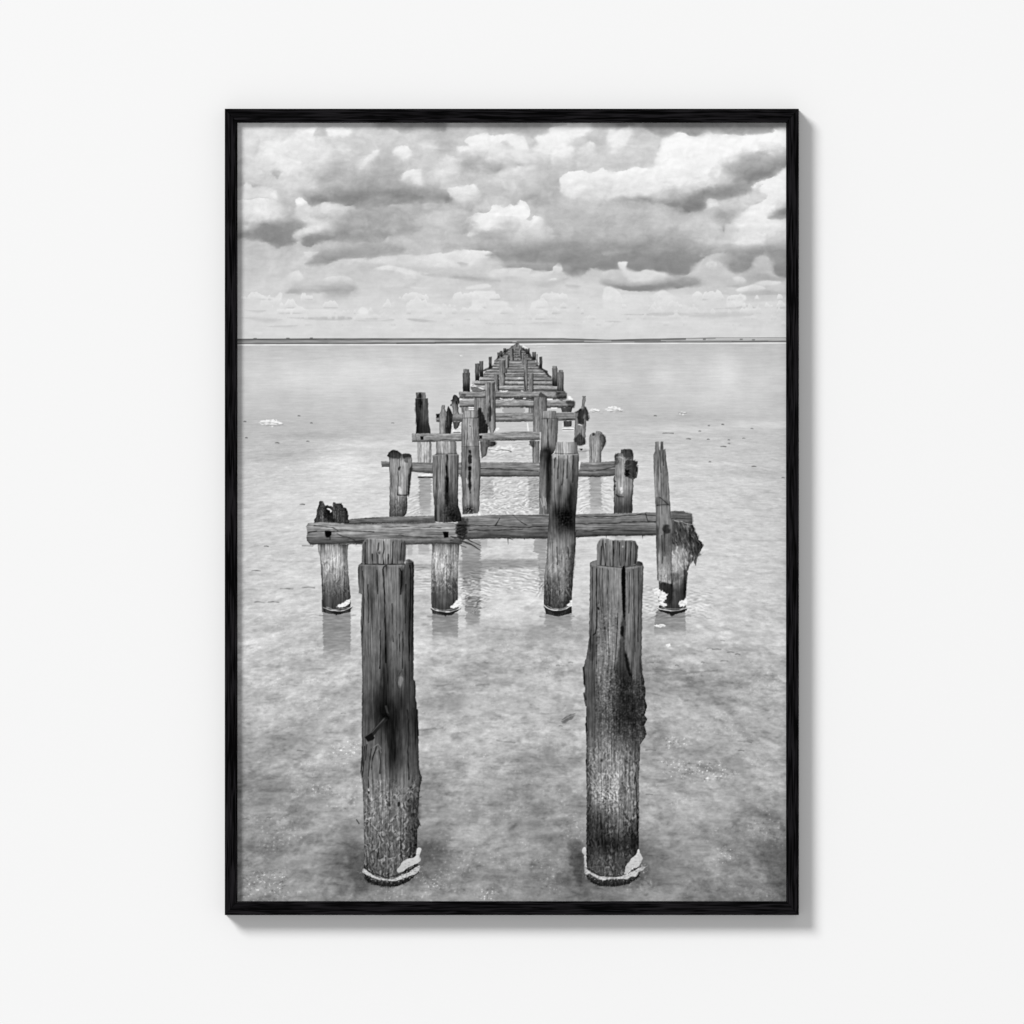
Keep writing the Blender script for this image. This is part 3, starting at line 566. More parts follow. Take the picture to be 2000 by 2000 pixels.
ripple('M', (330, 200, 980, 190, 980, 590, 330, 600), 24, .25, .8, 7., 317)
ripple('M', (330, 440, 980, 470, 980, 600, 330, 600), 18, -.4, .9, 6., 319)
ripple('U', (490, 1480, 640, 1360, 640, 1700, 480, 1710), 22, .4, .8, 5., 321)
ripple('U', (1400, 900, 1803, 900, 1803, 1040, 1420, 1040), 16, .1, 1.0, 6., 323)
ripple('V', (840, 1240, 980, 1240, 980, 1680, 820, 1690), 22, .35, .8, 5., 325)
ripple('V', (1120, 1240, 1280, 1240, 1280, 1690, 1120, 1690), 18, -.35, .8, 5., 327)
ripple('V', (0, 780, 240, 780, 240, 1040, 0, 1040), 16, .1, 1., 6., 329)
ripple('L', (1380, 990, 1590, 990, 1590, 1250, 1380, 1330), 22, .06, 1.15, 3., 331)
ripple('L', (20, 1480, 290, 1540, 300, 1640, 60, 1640), 12, .1, .9, 4., 333)
ripple('R', (1130, 1560, 1400, 1600, 1380, 1900, 1130, 1860), 15, -.3, .9, 4., 335)
ripple('R', (700, 1560, 850, 1560, 850, 1900, 700, 1900), 15, .3, .9, 4., 337)
blob('U', (1500, 880, 1620, 850, 1803, 850, 1803, 910, 1600, 920), 236, 1.4, 4, .9, 6)
stroke('U', (1510, 895, 1650, 890, 1790, 905), 1.6, 80, .8, .7, 3)
# ================================================================ TIMBER
def wood(name, pts, base, axis='v', seed=0, shade=(.82, 1.06, .62), grain=1., tg=None, edge=.8, crack=.55, salt=None, contrast=.88, rough_tex=0., label=None, soft=.7, rim=0.):
    """one weathered timber: outline, grain along its length, checks, worn or salted zones"""
    w = window(pts, 6)
    x, y = GX[w], GY[w]
    en = fbm(x / 5, y / 9 if axis == 'v' else y / 5, 3, seed + 300)
    d = sdf(x, y, pts) + F(edge) * en
    al = ss(soft, -soft, d)
    m = d < 0
    X, Y = (x, y) if axis == 'v' else (y, x)
    ax = 1 if axis == 'v' else 0
    big = 1e6
    lo = np.where(m, X, big).min(axis=ax, keepdims=True); hi = np.where(m, X, -big).max(axis=ax, keepdims=True)
    ok = hi > lo
    cx = np.where(ok, (lo + hi) / 2, 0); hwid = np.where(ok, np.maximum((hi - lo) / 2, 2), 1)
    u = np.clip((X - cx) / hwid, -1, 1)
    a0 = min(p[1 if axis == 'v' else 0] for p in pts); a1 = max(p[1 if axis == 'v' else 0] for p in pts)
    t = np.clip((Y - a0) / (a1 - a0), 0, 1)
    l, c, r = shade
    prof = np.where(u < 0, lerp(c, l, np.abs(u) ** 2.2), lerp(c, r, np.abs(u) ** 1.7))
    prof = prof * lerp(1., .84, ss(.9, 1., np.abs(u)))
    g = grain
    wob = 2.6 * g * fbm(X / (30 * g), Y / (150 * g), 3, seed + 1, .4)
    Xg = X + wob
    n1 = fbm(Xg / (6.5 * g), Y / (190 * g), 4, seed + 5, .62)
    n2 = fbm(Xg / (2.3 * g), Y / (95 * g), 3, seed + 9, .6); n4 = perlin(Xg / (4.0 * g), Y / (140 * g), seed + 11)
    n3 = fbm(X / (9 * g), Y / (20 * g), 3, seed + 13)
    n5 = perlin(X / (1.5 * max(g, .7)), Y / (34 * g), seed + 12) + .5 * perlin(X / 1.6, Y / (9 * g), seed + 14); n7 = fbm(X / (11 * g) + .6 * perlin(X / 20, Y / 30, seed + 16), Y / (24 * g), 4, seed + 18, .55); n6 = fbm(X / (30 * g), Y / (120 * g), 3, seed + 15)
    val = base * 1.14 * prof * (1 + contrast * (.20 * n1 + .22 * n2 + .15 * n4 + .13 * n3 + .15 * n5 + .14 * n6 + .15 * n7))
    rdg = np.abs(perlin(Xg / (9.5 * g), Y / (520 * g), seed + 17)); gate = ss(-.15, .35, perlin(X / (16 * g), Y / (110 * g), seed + 19))
    ck = ss(.075, .0, rdg) * gate * (.45 + .55 * ss(-.3, .3, perlin(X / 9, Y / (40 * g), seed + 20)))
    rdg2 = np.abs(perlin(Xg / (4.4 * g), Y / (380 * g), seed + 21)); ck2 = ss(.13, 0, rdg2) * ss(-.05, .35, perlin(X / (11 * g), Y / (75 * g), seed + 23))
    val *= (1 - crack * .74 * ck) * (1 - crack * .5 * ck2)
    val += 16 * contrast * ss(.1, .0, np.abs(rdg - .13)) * gate * prof          # pale lip beside a check
    if rough_tex:
        f = np.abs(perlin(X / (5.0 * g), Y / (7 * g), seed + 25)); f2 = perlin(X / (3.0 * g), Y / (4.4 * g), seed + 27)
        val *= 1 + rough_tex * (1.2 * ss(.0, .35, f) - .6 + .8 * f2)
    if tg is not None:
        val *= np.interp(t + .035 * fbm(X / 9, Y / 14, 3, seed + 29), [q[0] for q in tg], [q[1] for q in tg])
    if salt is not None:
        for s0, s1, k_ in salt:
            zone = ss(s0 - .03, s0 + .04, t + .05 * fbm(X / 14, Y / 14, 2, seed + 31)) * ss(s1 + .03, s1 - .04, t)
            sg = max(g, .75)
            f = np.abs(perlin(X / (4.6 * sg) + .8 * perlin(X / 7, Y / 9, seed + 33), Y / (8.5 * sg) + .8 * perlin(X / 8, Y / 7, seed + 34), seed + 35))
            f2 = np.abs(perlin(X / (3.4 * sg), Y / (4.2 * sg) + .5 * perlin(X / 6, Y / 6, seed + 36), seed + 37))
            patch = .45 + .65 * ss(-.35, .4, fbm(X / 17, Y / 22, 3, seed + 39)); p2 = ss(-.2, .3, perlin(X / 13, Y / 12, seed + 38))
            h = perlin(X / (3.5 * sg) + .7 * perlin(X / 8, Y / 8, seed + 41), Y / (6.4 * sg) + .7 * perlin(X / 7, Y / 9, seed + 42), seed + 43)
            val += zone * k_ * patch * (34 * ss(.20, .03, f) * (1 - .6 * p2) + 30 * ss(.16, .02, f2) * p2 + 58 * ss(.08, .5, h) - 44 * ss(.05, .45, -h) + 2)
    val = np.clip(val, 9, 238)
    if rim: val = lerp(val, 196, ss(-2.4, -.6, d) * rim)
    img[w] = img[w] * (1 - al) + val * al
    pid = None
    if name:
        if name not in PIECES or True:
            PIECES.append((name, label)); pid = len(PIECES) - 1
        ids[w] = np.where(d < 0, pid, ids[w])
    return pid

def saltring(view, left, right, cy, sag, th=2.4, dark=7., seed=0):
    """white crust round the waterline with the wet foot below it"""
    ox, oy, s = VIEWS[view]
    n = 14; top = []; 
    for i in range(n + 1):
        f = i / n; xx = lerp(left, right, f); top.append((xx, cy + sag * (1 - (2 * f - 1) ** 2)))
    foot = top + [(right - 3, cy + dark * .5), ((left + right) / 2, cy + sag + dark), (left + 3, cy + dark * .5)]
    blob(None, foot, 34, 1.2, 2.2, .95, 5, sm=False)
    stroke(None, top, th * .78, 222, 1, .75, 1.6)
    stroke(None, [(p[0], p[1] - th * 1.3) for p in top[2:-1]], 1.1, 210, .75, .6, 2.6)
    stroke(None, [(left - 5, cy + sag + dark + 1), ((left + right) / 2, cy + sag + dark + 3), (right + 6, cy + sag + dark)], 2.5, 112, .5, 1.4, 2)

def stain(pid, view, cx, cy, rx, ry, f, p=1.6, seed=0):
    ox, oy, s = VIEWS[view]; X0, Y0 = ox + cx * s, oy + cy * s; rx *= s; ry *= s
    w = window([(X0 - 2.2 * rx, Y0 - 2.2 * ry), (X0 + 2.2 * rx, Y0 + 2.2 * ry)], 2); x, y = GX[w], GY[w]
    q = ((x - X0 + .36 * rx * fbm(x / 9, y / 30, 3, 401 + seed)) / rx) ** 2 + ((y - Y0 + .42 * ry * fbm(x / 4.5, y / 60, 3, 405 + seed)) / ry) ** 2
    m = np.exp(-q ** (p / 2) * 1.1) * (ids[w] == pid)
    img[w] *= 1 - (1 - f) * m

# ---- the long run of bents towards the shore
pier = wood('printed_pier', P('T', 855, 90, 885, 72, 915, 72, 960, 120, 1065, 215, 1110, 280, 1200, 380, 1290, 450, 1350, 520, 1400, 640, 1430, 720, 1420, 830, 1050, 835, 640, 835, 480, 820, 340, 700, 400, 560, 450, 470, 560, 380, 620, 300, 700, 230, 790, 140), 112, 'h', 3, (1, 1, 1), .5, None, 1.2, .4, label='far rows of the ruined pier narrowing to the horizon')
for x0, x1, y0, y1 in [(800, 1010, 150, 158), (770, 1050, 182, 192), (730, 1080, 212, 224), (690, 1100, 244, 258), (640, 1150, 284, 298), (590, 1180, 322, 342), (570, 1210, 358, 376), (520, 1240, 392, 412), (470, 1280, 432, 452), (450, 1310, 472, 492), (430, 1345, 502, 518), (390, 1370, 530, 572), (290, 1390, 582, 630), (340, 1440, 642, 704)]:
    ox, oy, s = VIEWS['T']
    pts = P('T', x0, y0, x1, y0 + 4, x1 + 8, y1, x0 + 4, y1)
    wood(None, pts, 142, 'h', (x0 + y0) % 60, (1.25, .95, .45), .4, None, .7, .4)
    stroke('T', (x0, y1 + 4, x1, y1 + 5), 1.4, 58, .7, .8, 1)
    ids[window(pts, 0)] = np.where(sdf(GX[window(pts, 0)], GY[window(pts, 0)], pts) < 0, pier, ids[window(pts, 0)])
def tpost(x0, y0, x1, y1, v, seed, cap=None, **kw):
    if cap: wood(None, P('T', cap[0], cap[1], cap[2], cap[1] + 3, cap[2] + 2, y0 + 8, cap[0] - 2, y0 + 8), v * 1.2, 'v', seed + 1, grain=.4, edge=.4)
    pts = P('T', x0, y0, x1, y0 - 3, x1, y1, x0 + 2, y1)
    wood(None, pts, v, 'v', seed, grain=.4, edge=.6, **kw)
    w = window(pts, 0); ids[w] = np.where(sdf(GX[w], GY[w], pts) < 0, pier, ids[w])
dk = [(0, 1), (.5, .9), (.75, .45), (1, .3)]
for i, a in enumerate([(712, 140, 750, 195), (665, 175, 700, 255), (630, 195, 665, 265), (515, 255, 555, 405), (388, 312, 440, 525), (330, 345, 385, 575)]): tpost(*a, 84, 10 + i, tg=dk)
for i, a in enumerate([(1015, 140, 1065, 220), (1100, 190, 1150, 290), (1160, 220, 1172, 330), (1195, 255, 1235, 410)]): tpost(*a, 88, 20 + i, tg=dk)
tpost(1370, 410, 1440, 650, 98, 26, (1376, 376, 1430), tg=dk)
tpost(1435, 462, 1525, 714, 108, 27, (1456, 430, 1515), tg=[(0, 1), (.6, .9), (1, .55)])
tpost(163, 470, 260, 722, 92, 28, (175, 418, 250), tg=dk)
for i, a in enumerate([(880, 80, 900, 120), (905, 85, 925, 120), (800, 150, 850, 300), (850, 110, 872, 170), (920, 105, 955, 240), (735, 235, 790, 395), (958, 210, 990, 360), (655, 300, 735, 640), (985, 290, 1040, 705), (590, 495, 645, 780), (1050, 480, 1118, 1010)]):
    tpost(*a, 116, 40 + i, shade=(1.05, 1.0, .5))
for a in [(775, 260, 775, 400), (640, 500, 650, 700), (835, 150, 845, 300), (945, 170, 955, 280), (750, 430, 752, 470), (990, 520, 1010, 700), (720, 480, 735, 520)]: stroke('T', a, 2.2, 40, .8)
for a in [(450, 440, 520, 400), (1200, 400, 1290, 450), (1290, 470, 1350, 530), (600, 300, 640, 260), (500, 420, 555, 392), (1060, 230, 1110, 282), (700, 225, 770, 160), (985, 140, 1060, 210)]: stroke('T', a, 4, 44, .8, 1, 2)
for pts in [(265, 640, 310, 620, 335, 650, 300, 665), (380, 670, 450, 690, 400, 695), (310, 670, 330, 720)]:
    stroke('T', pts, 2.2, 236, .95, .8, 1)
stroke('T', (985, 110, 1040, 142), 2.4, 246, .95, .8, 1)
stroke('T', (1050, 118, 1270, 120), 1.3, 232, .7, .7, 1)
blob('T', (130, 235, 165, 232, 160, 250, 135, 248), 236, .8, 1, .9)
pw = wood(None, P('T', 270, 660, 330, 660, 440, 700, 460, 735, 300, 735), 100, 'h', 57, grain=.5)
# three nearer cross beams of the run
for x0, x1, y0, y1, sd in [(110, 1575, 722, 812, 61), (110, 1672, 842, 934, 62)]:
    pts = P('T', x0, y0 + 8, x0 + 20, y0, x1 - 12, y0 + 4, x1, y0 + 30, x1 - 10, y1, x0 + 10, y1 - 4)
    wood('printed_beam', pts, 126, 'h', sd, (1.1, 1.0, .42), .5, None, .8, .5, label='weathered cross beam in the far part of the pier')
    stroke('T', (x0 + 30, y1 + 5, x1 - 60, y1 + 6), 1.8, 40, .65, .8, 1)
blob('T', (660, 705, 720, 712, 770, 706, 760, 726, 680, 724), 238, .9, 1.5, .9, 4)
blob('T', (670, 812, 740, 822, 850, 812, 820, 836, 690, 836), 230, .9, 1.5, .9, 4)
stroke('T', (985, 815, 1010, 815), 2.4, 236, .9); stroke('T', (955, 712, 975, 716), 2, 230, .9)
stroke('T', (1300, 824, 1370, 826), 2.2, 240, .9); stroke('T', (110, 826, 150, 826), 2.4, 236, .9)
blob('T', (1560, 785, 1620, 790, 1650, 840, 1600, 830), 240, .9, 1.5, .95, 4)
for pts in [(1440, 740, 1500, 740, 1490, 760, 1440, 770), (1420, 720, 1540, 716, 1560, 830, 1440, 830), (140, 760, 200, 760, 190, 780, 150, 780), (1560, 850, 1670, 850, 1660, 940, 1600, 930)]: blob('T', pts, 56, 1.5, 2.5, .7)
wood(None, P('T', 1490, 935, 1640, 935, 1630, 1000, 1500, 1000), 70, 'v', 64, grain=.5)
wood(None, P('T', 140, 930, 330, 930, 330, 1010, 150, 1010), 128, 'v', 65, grain=.5)
for a in [(250, 938, 310, 938), (250, 962, 310, 962), (1360, 945, 1430, 945), (1300, 826, 1370, 826)]: stroke('T', a, 2.2, 244, .95, .7)
blob('T', (670, 938, 715, 936, 712, 998, 676, 996), 206, .9, 1, .6); blob('T', (980, 938, 1010, 936, 1008, 998, 980, 996), 206, .9, 1, .6)
blob('T', (720, 945, 980, 945, 975, 1010, 730, 1010), 164, 1, 1.5, .9, 5)
# beam three
b3 = wood('printed_beam', P('U', 845, 440, 900, 436, 1300, 436, 1803, 426) + P('V', 200, 426, 790, 425, 800, 520, 200, 535) + P('U', 1803, 540, 1300, 542, 850, 540), 122, 'h', 66, (1.1, 1., .5), .55, None, .8, .5, label='third cross beam with a squared end on the left')
stroke('U', (1600, 482, 1803, 478), 1.4, 60, .7, .7, 1)
blob('U', (850, 442, 885, 442, 885, 492, 850, 490), 26, .8, .8, .95, sm=False)
blob('U', (1050, 545, 1165, 545, 1165, 640, 1130, 640, 1060, 640), 226, .9, 1, .9)
wood(None, P('U', 1060, 540, 1150, 540, 1130, 610, 1090, 635, 1070, 620), 66, 'v', 67, grain=.5)
stroke('U', (1060, 655, 1165, 658), 2.6, 246, 1, .7, 1); stroke('U', (1070, 672, 1150, 672), 1.6, 50, .8)
# old stubs on the left of the run
wood('printed_post', P('U', 1028, 272, 1052, 262, 1060, 225, 1080, 198, 1110, 215, 1142, 240, 1140, 300, 1125, 330, 1135, 440, 1060, 440, 1048, 345, 1028, 330, 1045, 315, 1048, 285), 78, 'v', 68, grain=.5, tg=[(0, .6), (.3, .7), (.5, 1.2), (1, 1.5)], edge=1.2, label='small rotten stub with a split dark top')
blob('U', (1090, 285, 1110, 280, 1112, 315, 1092, 320), 28, .8, 1.5, .9)
wood('printed_post', P('U', 972, 690, 978, 420, 1000, 338, 1030, 390, 1060, 450, 1048, 560, 1030, 690), 44, 'v', 69, grain=.5, contrast=1.3, label='black pointed stub beside a paler one')
wood('printed_post', P('U', 888, 690, 892, 440, 910, 400, 922, 330, 955, 328, 958, 380, 985, 440, 978, 500, 970, 690), 128, 'v', 70, grain=.5, label='pale pointed stub left of a black one')
# posts of the run on the inner right
wood('printed_post', P('V', 265, 665, 262, 400, 275, 235, 340, 222, 350, 170, 385, 195, 440, 225, 440, 420, 440, 665), 108, 'v', 71, (.95, 1.05, .6), .55, None, .7, .6, label='pointed post in the right row, third from the front')
blob('V', (340, 225, 360, 165, 400, 190, 435, 226), 66, 1, 1.5, .8)
wood('printed_post', P('V', 790, 830, 785, 650, 800, 420, 872, 372, 888, 215, 928, 215, 914, 340, 945, 380, 962, 430, 960, 522, 934, 530, 920, 822, 870, 838, 830, 832, 772, 792), 112, 'v', 72, (.9, 1.05, .7), .6, None, 1.4, .6, label='twisted broken post with a thin upright sliver')
for pts, v in [((840, 400, 905, 400, 900, 560, 830, 560), 36), ((915, 350, 960, 430, 960, 525, 925, 500), 58), ((780, 790, 840, 680, 920, 760, 915, 825, 830, 835), 52), ((790, 420, 850, 380, 870, 400, 820, 430), 40)]: blob('V', pts, v, 2, 3, .8)
blob('V', (820, 580, 850, 565, 880, 585, 850, 580), 240, .8, 1, .9)
saltring('N', 1000 + 824 * .1553, 1000 + 920 * .1553, 740 + 862 * .1553, 2, 2.0, 3)
wood('printed_post', P('V', 975, 1055, 972, 730, 985, 700, 1020, 676, 1045, 690, 1060, 655, 1100, 656, 1125, 672, 1175, 730, 1182, 790, 1150, 860, 1128, 920, 1118, 1055), 128, 'v', 73, (.95, 1.08, .6), .6, None, 1.2, .5, label='short post with a rounded rotten head behind the right beam')
blob('V', (1110, 690, 1175, 730, 1180, 800, 1140, 880, 1120, 800, 1105, 740), 74, 2, 3, .75)
blob('V', (1010, 690, 1045, 685, 1040, 715, 1015, 715), 40, 1, 1.5, .8)
blob('V', (632, 560, 646, 560, 644, 600, 630, 600), 222, .9, 1.5, .7); pass
wood(None, P('V', 648, 528, 755, 528, 745, 600, 655, 600), 62, 'v', 74, grain=.5)
stroke('V', (630, 622, 775, 622), 2.6, 246, 1, .7, 1); stroke('V', (640, 650, 770, 648), 2, 238, .9, .7, 1); stroke('V', (640, 636, 770, 636), 1.3, 60, .8)
stroke('V', (195, 560, 205, 650), 3, 240, .9, .8, 1); stroke('V', (225, 800, 235, 870), 2.4, 236, .8, .8, 1)
# posts of the run on the inner left
wood('printed_post', P('U', 1462, 60, 1500, 40, 1590, 40, 1598, 300, 1600, 620, 1565, 690, 1530, 690, 1490, 500, 1470, 300), 116, 'v', 75, (.95, 1.05, .55), .55, None, .8, .7, label='tall slim post in the left row with dark checks')
for a in [(1520, 60, 1525, 300), (1525, 280, 1530, 520), (1560, 60, 1570, 260)]: stroke('U', a, 2.2, 46, .8, 1, 1.5)
blob('U', (1505, 360, 1545, 360, 1540, 520, 1510, 520), 40, 2, 2, .75)
wood('printed_post', P('U', 1330, 238, 1468, 238, 1480, 330, 1500, 560, 1496, 690, 1380, 690, 1345, 500, 1325, 380), 122, 'v', 76, (.95, 1.05, .8), .55, None, .8, .5, label='post in the left row burnt black down one side')
blob('U', (1372, 420, 1395, 370, 1440, 430, 1480, 560, 1500, 600, 1494, 692, 1384, 692), 26, 1.6, 3, .9)
blob('U', (1600, 620, 1640, 610, 1640, 640, 1600, 650), 240, .9, 1, .9)
# ---- fourth bent: tall split post on the left and its beam
wood('printed_post', P('U', 620, 1060, 610, 790, 786, 790, 790, 900, 785, 1060), 146, 'v', 77, (.95, 1.06, .7), .7, None, .7, .4, contrast=1.2, label='foot of the tall left post below the beam')
blob('U', (620, 1195, 700, 1195, 800, 1195, 800, 1215, 700, 1222, 630, 1218), 244, .9, 1, 1)
stroke('U', (625, 1236, 800, 1236), 3, 40, .9, .8, 1)
tall = wood('printed_post', P('U', 596, 172, 640, 165, 716, 172, 716, 240, 746, 242, 750, 420, 756, 560, 772, 610, 778, 690, 592, 690, 600, 600, 590, 420, 584, 250, 596, 245), 96, 'v', 78, (.55, .9, .9), .7, [(0, 1.25), (.13, 1.2), (.16, .9), (.6, .8), (.8, .5), (1, .45)], .9, .7, label='tall split post at the far left with a notched top')
blob('U', (625, 190, 662, 200, 668, 330, 650, 400, 632, 330), 26, 2, 2, .85); blob('U', (595, 260, 660, 300, 655, 560, 605, 640), 48, 3, 3, .6)
stroke('U', (584, 246, 745, 243), 1.3, 150, .5, .7, 1)
b4 = wood('printed_beam', P('U', 545, 686, 700, 684, 1180, 690, 1400, 688, 1803, 660) + P('V', 345, 662, 355, 765) + P('U', 1803, 776, 1400, 778, 1160, 782, 800, 792, 548, 794), 132, 'h', 79, (1.12, 1.0, .55), .6, None, .7, .5, label='long pale beam with a bolt hole near its left end')
blob('U', (650, 722, 690, 720, 690, 765, 655, 765), 18, .8, 1, .95, sm=False); blob('U', (1390, 712, 1428, 712, 1428, 752, 1392, 754), 22, .8, 1, .95, sm=False)
stroke('U', (590, 700, 600, 780), 1.2, 60, .6, .7, 1)
wood(None, P('U', 1400, 780, 1500, 780, 1590, 790, 1600, 830, 1500, 860, 1480, 960, 1420, 1000), 92, 'v', 80, grain=.6)
blob('U', (1480, 785, 1600, 785, 1600, 835, 1520, 855), 60, 2, 3, .7)
wood(None, P('V', 215, 780, 345, 780, 345, 1060, 260, 1060, 255, 860), 118, 'v', 81, (.9, 1.05, .8), .6)
blob('V', (215, 775, 290, 775, 280, 850, 230, 850), 60, 1.6, 3, .7)
# ---- third bent
b5 = wood('printed_beam', P('U', 153, 1036, 260, 1040, 545, 1052, 820, 1050, 1180, 1052, 1803, 1050) + P('V', 500, 1055, 860, 1054, 1060, 1046, 1300, 1036, 1300, 1212, 1080, 1228, 850, 1224, 300, 1230) + P('U', 1803, 1228, 1400, 1226, 1130, 1226, 800, 1190, 545, 1166, 262, 1110, 166, 1106), 114, 'h', 82, (1.1, 1., .55), .8, None, .8, .6, label='long cross beam of the second row with a fine split along it')
stroke('U', (1400, 1130, 1600, 1132, 1803, 1142), 1.8, 36, .85, .8, 1); stroke('V', (0, 1142, 330, 1160), 1.8, 36, .8, .8, 1)
stroke('V', (850, 1150, 1040, 1158, 1290, 1110), 1.8, 40, .8, .8, 1.5); stroke('U', (1400, 1224, 1803, 1228), 2, 36, .7, .8, 1)
stroke('V', (840, 1226, 1060, 1232, 1280, 1216), 2, 40, .7, .8, 1.5)
blob('V', (835, 1060, 858, 1040, 858, 1090, 840, 1160), 240, .8, 1, .9)
lp = wood('printed_post', P('U', 1168, 560, 1180, 480, 1190, 404, 1365, 404, 1368, 484, 1386, 488, 1388, 850, 1400, 1000, 1412, 1130, 1400, 1300, 1396, 1560, 1385, 1690, 1180, 1705, 1175, 1400, 1160, 1200, 1168, 850), 126, 'v', 83, (.85, 1.06, .66), .8, [(0, 1.1), (.33, 1.05), (.36, .92), (1, .9)], 1.1, .7, label='inner left post of the second row with dark bolt holes')
stroke('U', (1185, 492, 1384, 488), 1.4, 52, .6, .8, 1); stroke('U', (1168, 852, 1390, 850), 1.4, 56, .6, .8, 1.5)
for pts, v in [((1252, 905, 1270, 890, 1288, 910, 1275, 945), 14), ((1250, 960, 1290, 960, 1290, 1060, 1255, 1060), 36), ((1252, 1100, 1295, 1100, 1290, 1150, 1258, 1150), 12), ((1255, 1180, 1290, 1200, 1285, 1420, 1262, 1400), 30)]: blob('U', pts, v, 1.2, 2, .9)
blob('U', (1225, 1240, 1245, 1290, 1240, 1320, 1228, 1290), 226, .8, 1, .8)
stain(lp, 'U', 1265, 1650, 80, 60, .4, seed=3)
w = window(P('U', 1180, 1580, 1350, 1705), 0); x, y = GX[w], GY[w]
img[w] += (ids[w] == lp) * np.exp(-(((x - 916) / 9) ** 2 + ((y - 996) / 8) ** 2)) * (90 * ss(.1, .6, perlin(x / 3.0, y / 3.0, 421)) - 20)
blob('U', (1260, 570, 1290, 570, 1290, 615, 1262, 610), 178, 1, 1, .8); stroke('U', (1270, 590, 1282, 596), 1.6, 60, .8)
for a in [(1215, 500, 1205, 830), (1310, 500, 1325, 840), (1240, 500, 1246, 760)]: stroke('U', a, 1.4, 60, .6, .8, 1.2)
blob('U', (1380, 1670, 1410, 1700, 1400, 1725, 1380, 1720), 240, .9, 1, .95); blob('U', (1130, 1240, 1160, 1260, 1165, 1700, 1140, 1600), 222, .9, 1.5, .8)
ls = wood('printed_post', P('U', 232, 968, 250, 925, 285, 902, 325, 895, 370, 908, 420, 945, 460, 936, 510, 940, 538, 960, 548, 1060, 540, 1150, 508, 1450, 480, 1468, 484, 1600, 478, 1690, 440, 1732, 262, 1732, 262, 1480, 266, 1300, 256, 1050, 258, 985), 128, 'v', 84, (.9, 1.08, .7), .8, [(0, .5), (.1, .7), (.15, 1.0), (.6, 1.05), (.68, .95), (.8, .75), (1, .5)], 1., .6, [(.66, .95, .4)], label='left stump of the second row with two rounded heads')
for pts, v in [((236, 968, 260, 920, 325, 898, 415, 942, 380, 1000, 300, 990), 58), ((430, 960, 480, 945, 535, 965, 530, 990, 500, 980, 440, 1010), 66), ((370, 1120, 395, 1110, 392, 1150, 372, 1150), 18), ((505, 1200, 545, 1080, 510, 1450, 490, 1440), 44), ((440, 975, 490, 970, 490, 1050, 450, 1040), 74)]: blob('U', pts, v, 1.6, 2, .8)
stroke('U', (370, 1170, 372, 1300, 368, 1460, 485, 1464), 2.2, 34, .9, .8, 1); blob('U', (376, 1360, 410, 1370, 412, 1440, 380, 1440), 214, 1.2, 1.5, .8)
stroke('U', (390, 950, 385, 1110), 1.6, 44, .7, .8, 1.5)
rp = wood('printed_post', P('V', 372, 500, 384, 402, 470, 398, 556, 404, 562, 490, 582, 500, 570, 780, 540, 900, 505, 960, 500, 1300, 470, 1700, 345, 1704, 342, 1400, 350, 1000, 362, 800), 116, 'v', 85, (.92, 1.06, .7), .8, [(0, 1.15), (.07, 1.1), (.08, .95), (.38, 1), (.42, .8), (1, .95)], 1., .7, label='inner right post of the second row with a black burnt streak')
stroke('V', (372, 500, 580, 500), 1.4, 56, .7, .8, 1); stroke('V', (452, 505, 450, 860), 2, 36, .85, .8, 1.5)
for a in [(430, 900, 90, 50, .3), (455, 1010, 55, 150, .25), (460, 1230, 36, 260, .3), (450, 1480, 22, 160, .4), (375, 960, 30, 60, .6)]: stain(rp, 'V', *a, seed=int(a[1]) % 40)
for a in [(368, 1500, 380, 1620), (395, 1480, 405, 1600), (420, 1500, 425, 1640)]: stroke('V', a, 1.8, 214, .6, .8, 3)
rs = wood('printed_post', P('V', 1290, 962, 1330, 935, 1372, 930, 1368, 892, 1420, 884, 1470, 880, 1512, 892, 1526, 960, 1532, 1030, 1578, 1036, 1582, 1062, 1555, 1085, 1580, 1130, 1586, 1170, 1570, 1240, 1530, 1262, 1530, 1300, 1518, 1480, 1516, 1690, 1284, 1694, 1284, 1480, 1278, 1250, 1296, 1180, 1292, 1050), 122, 'v', 86, (.85, 1.08, .66), .8, [(0, .8), (.2, .95), (.6, 1.15), (.75, .8), (.9, .5), (1, .5)], 1.3, .6, label='right stump of the second row with a knotted rotten head')
for pts, v in [((1380, 900, 1500, 890, 1525, 980, 1440, 1000, 1400, 960), 60), ((1420, 1020, 1530, 1030, 1575, 1060, 1560, 1220, 1520, 1260, 1440, 1220, 1425, 1120), 40), ((1420, 1160, 1460, 1150, 1480, 1210, 1430, 1225), 10), ((1296, 960, 1340, 945, 1320, 1100, 1296, 1060), 70), ((1290, 1230, 1300, 1340, 1288, 1400), 40)]: blob('V', pts, v, 1.8, 4, .8, 6)
stroke('V', (1310, 985, 1360, 978, 1400, 1000), 1.8, 190, .8, .8, 1); blob('V', (1360, 1370, 1390, 1365, 1392, 1430, 1366, 1440), 228, 1.2, 1.5, .9)
stroke('V', (1310, 1455, 1340, 1480, 1400, 1484), 2.2, 34, .9, .8, 1)
for a in [(1440, 1090, 1500, 1070), (1450, 1130, 1510, 1120), (1470, 1180, 1500, 1200)]: stroke('V', a, 1.6, 104, .6, .8, 3)
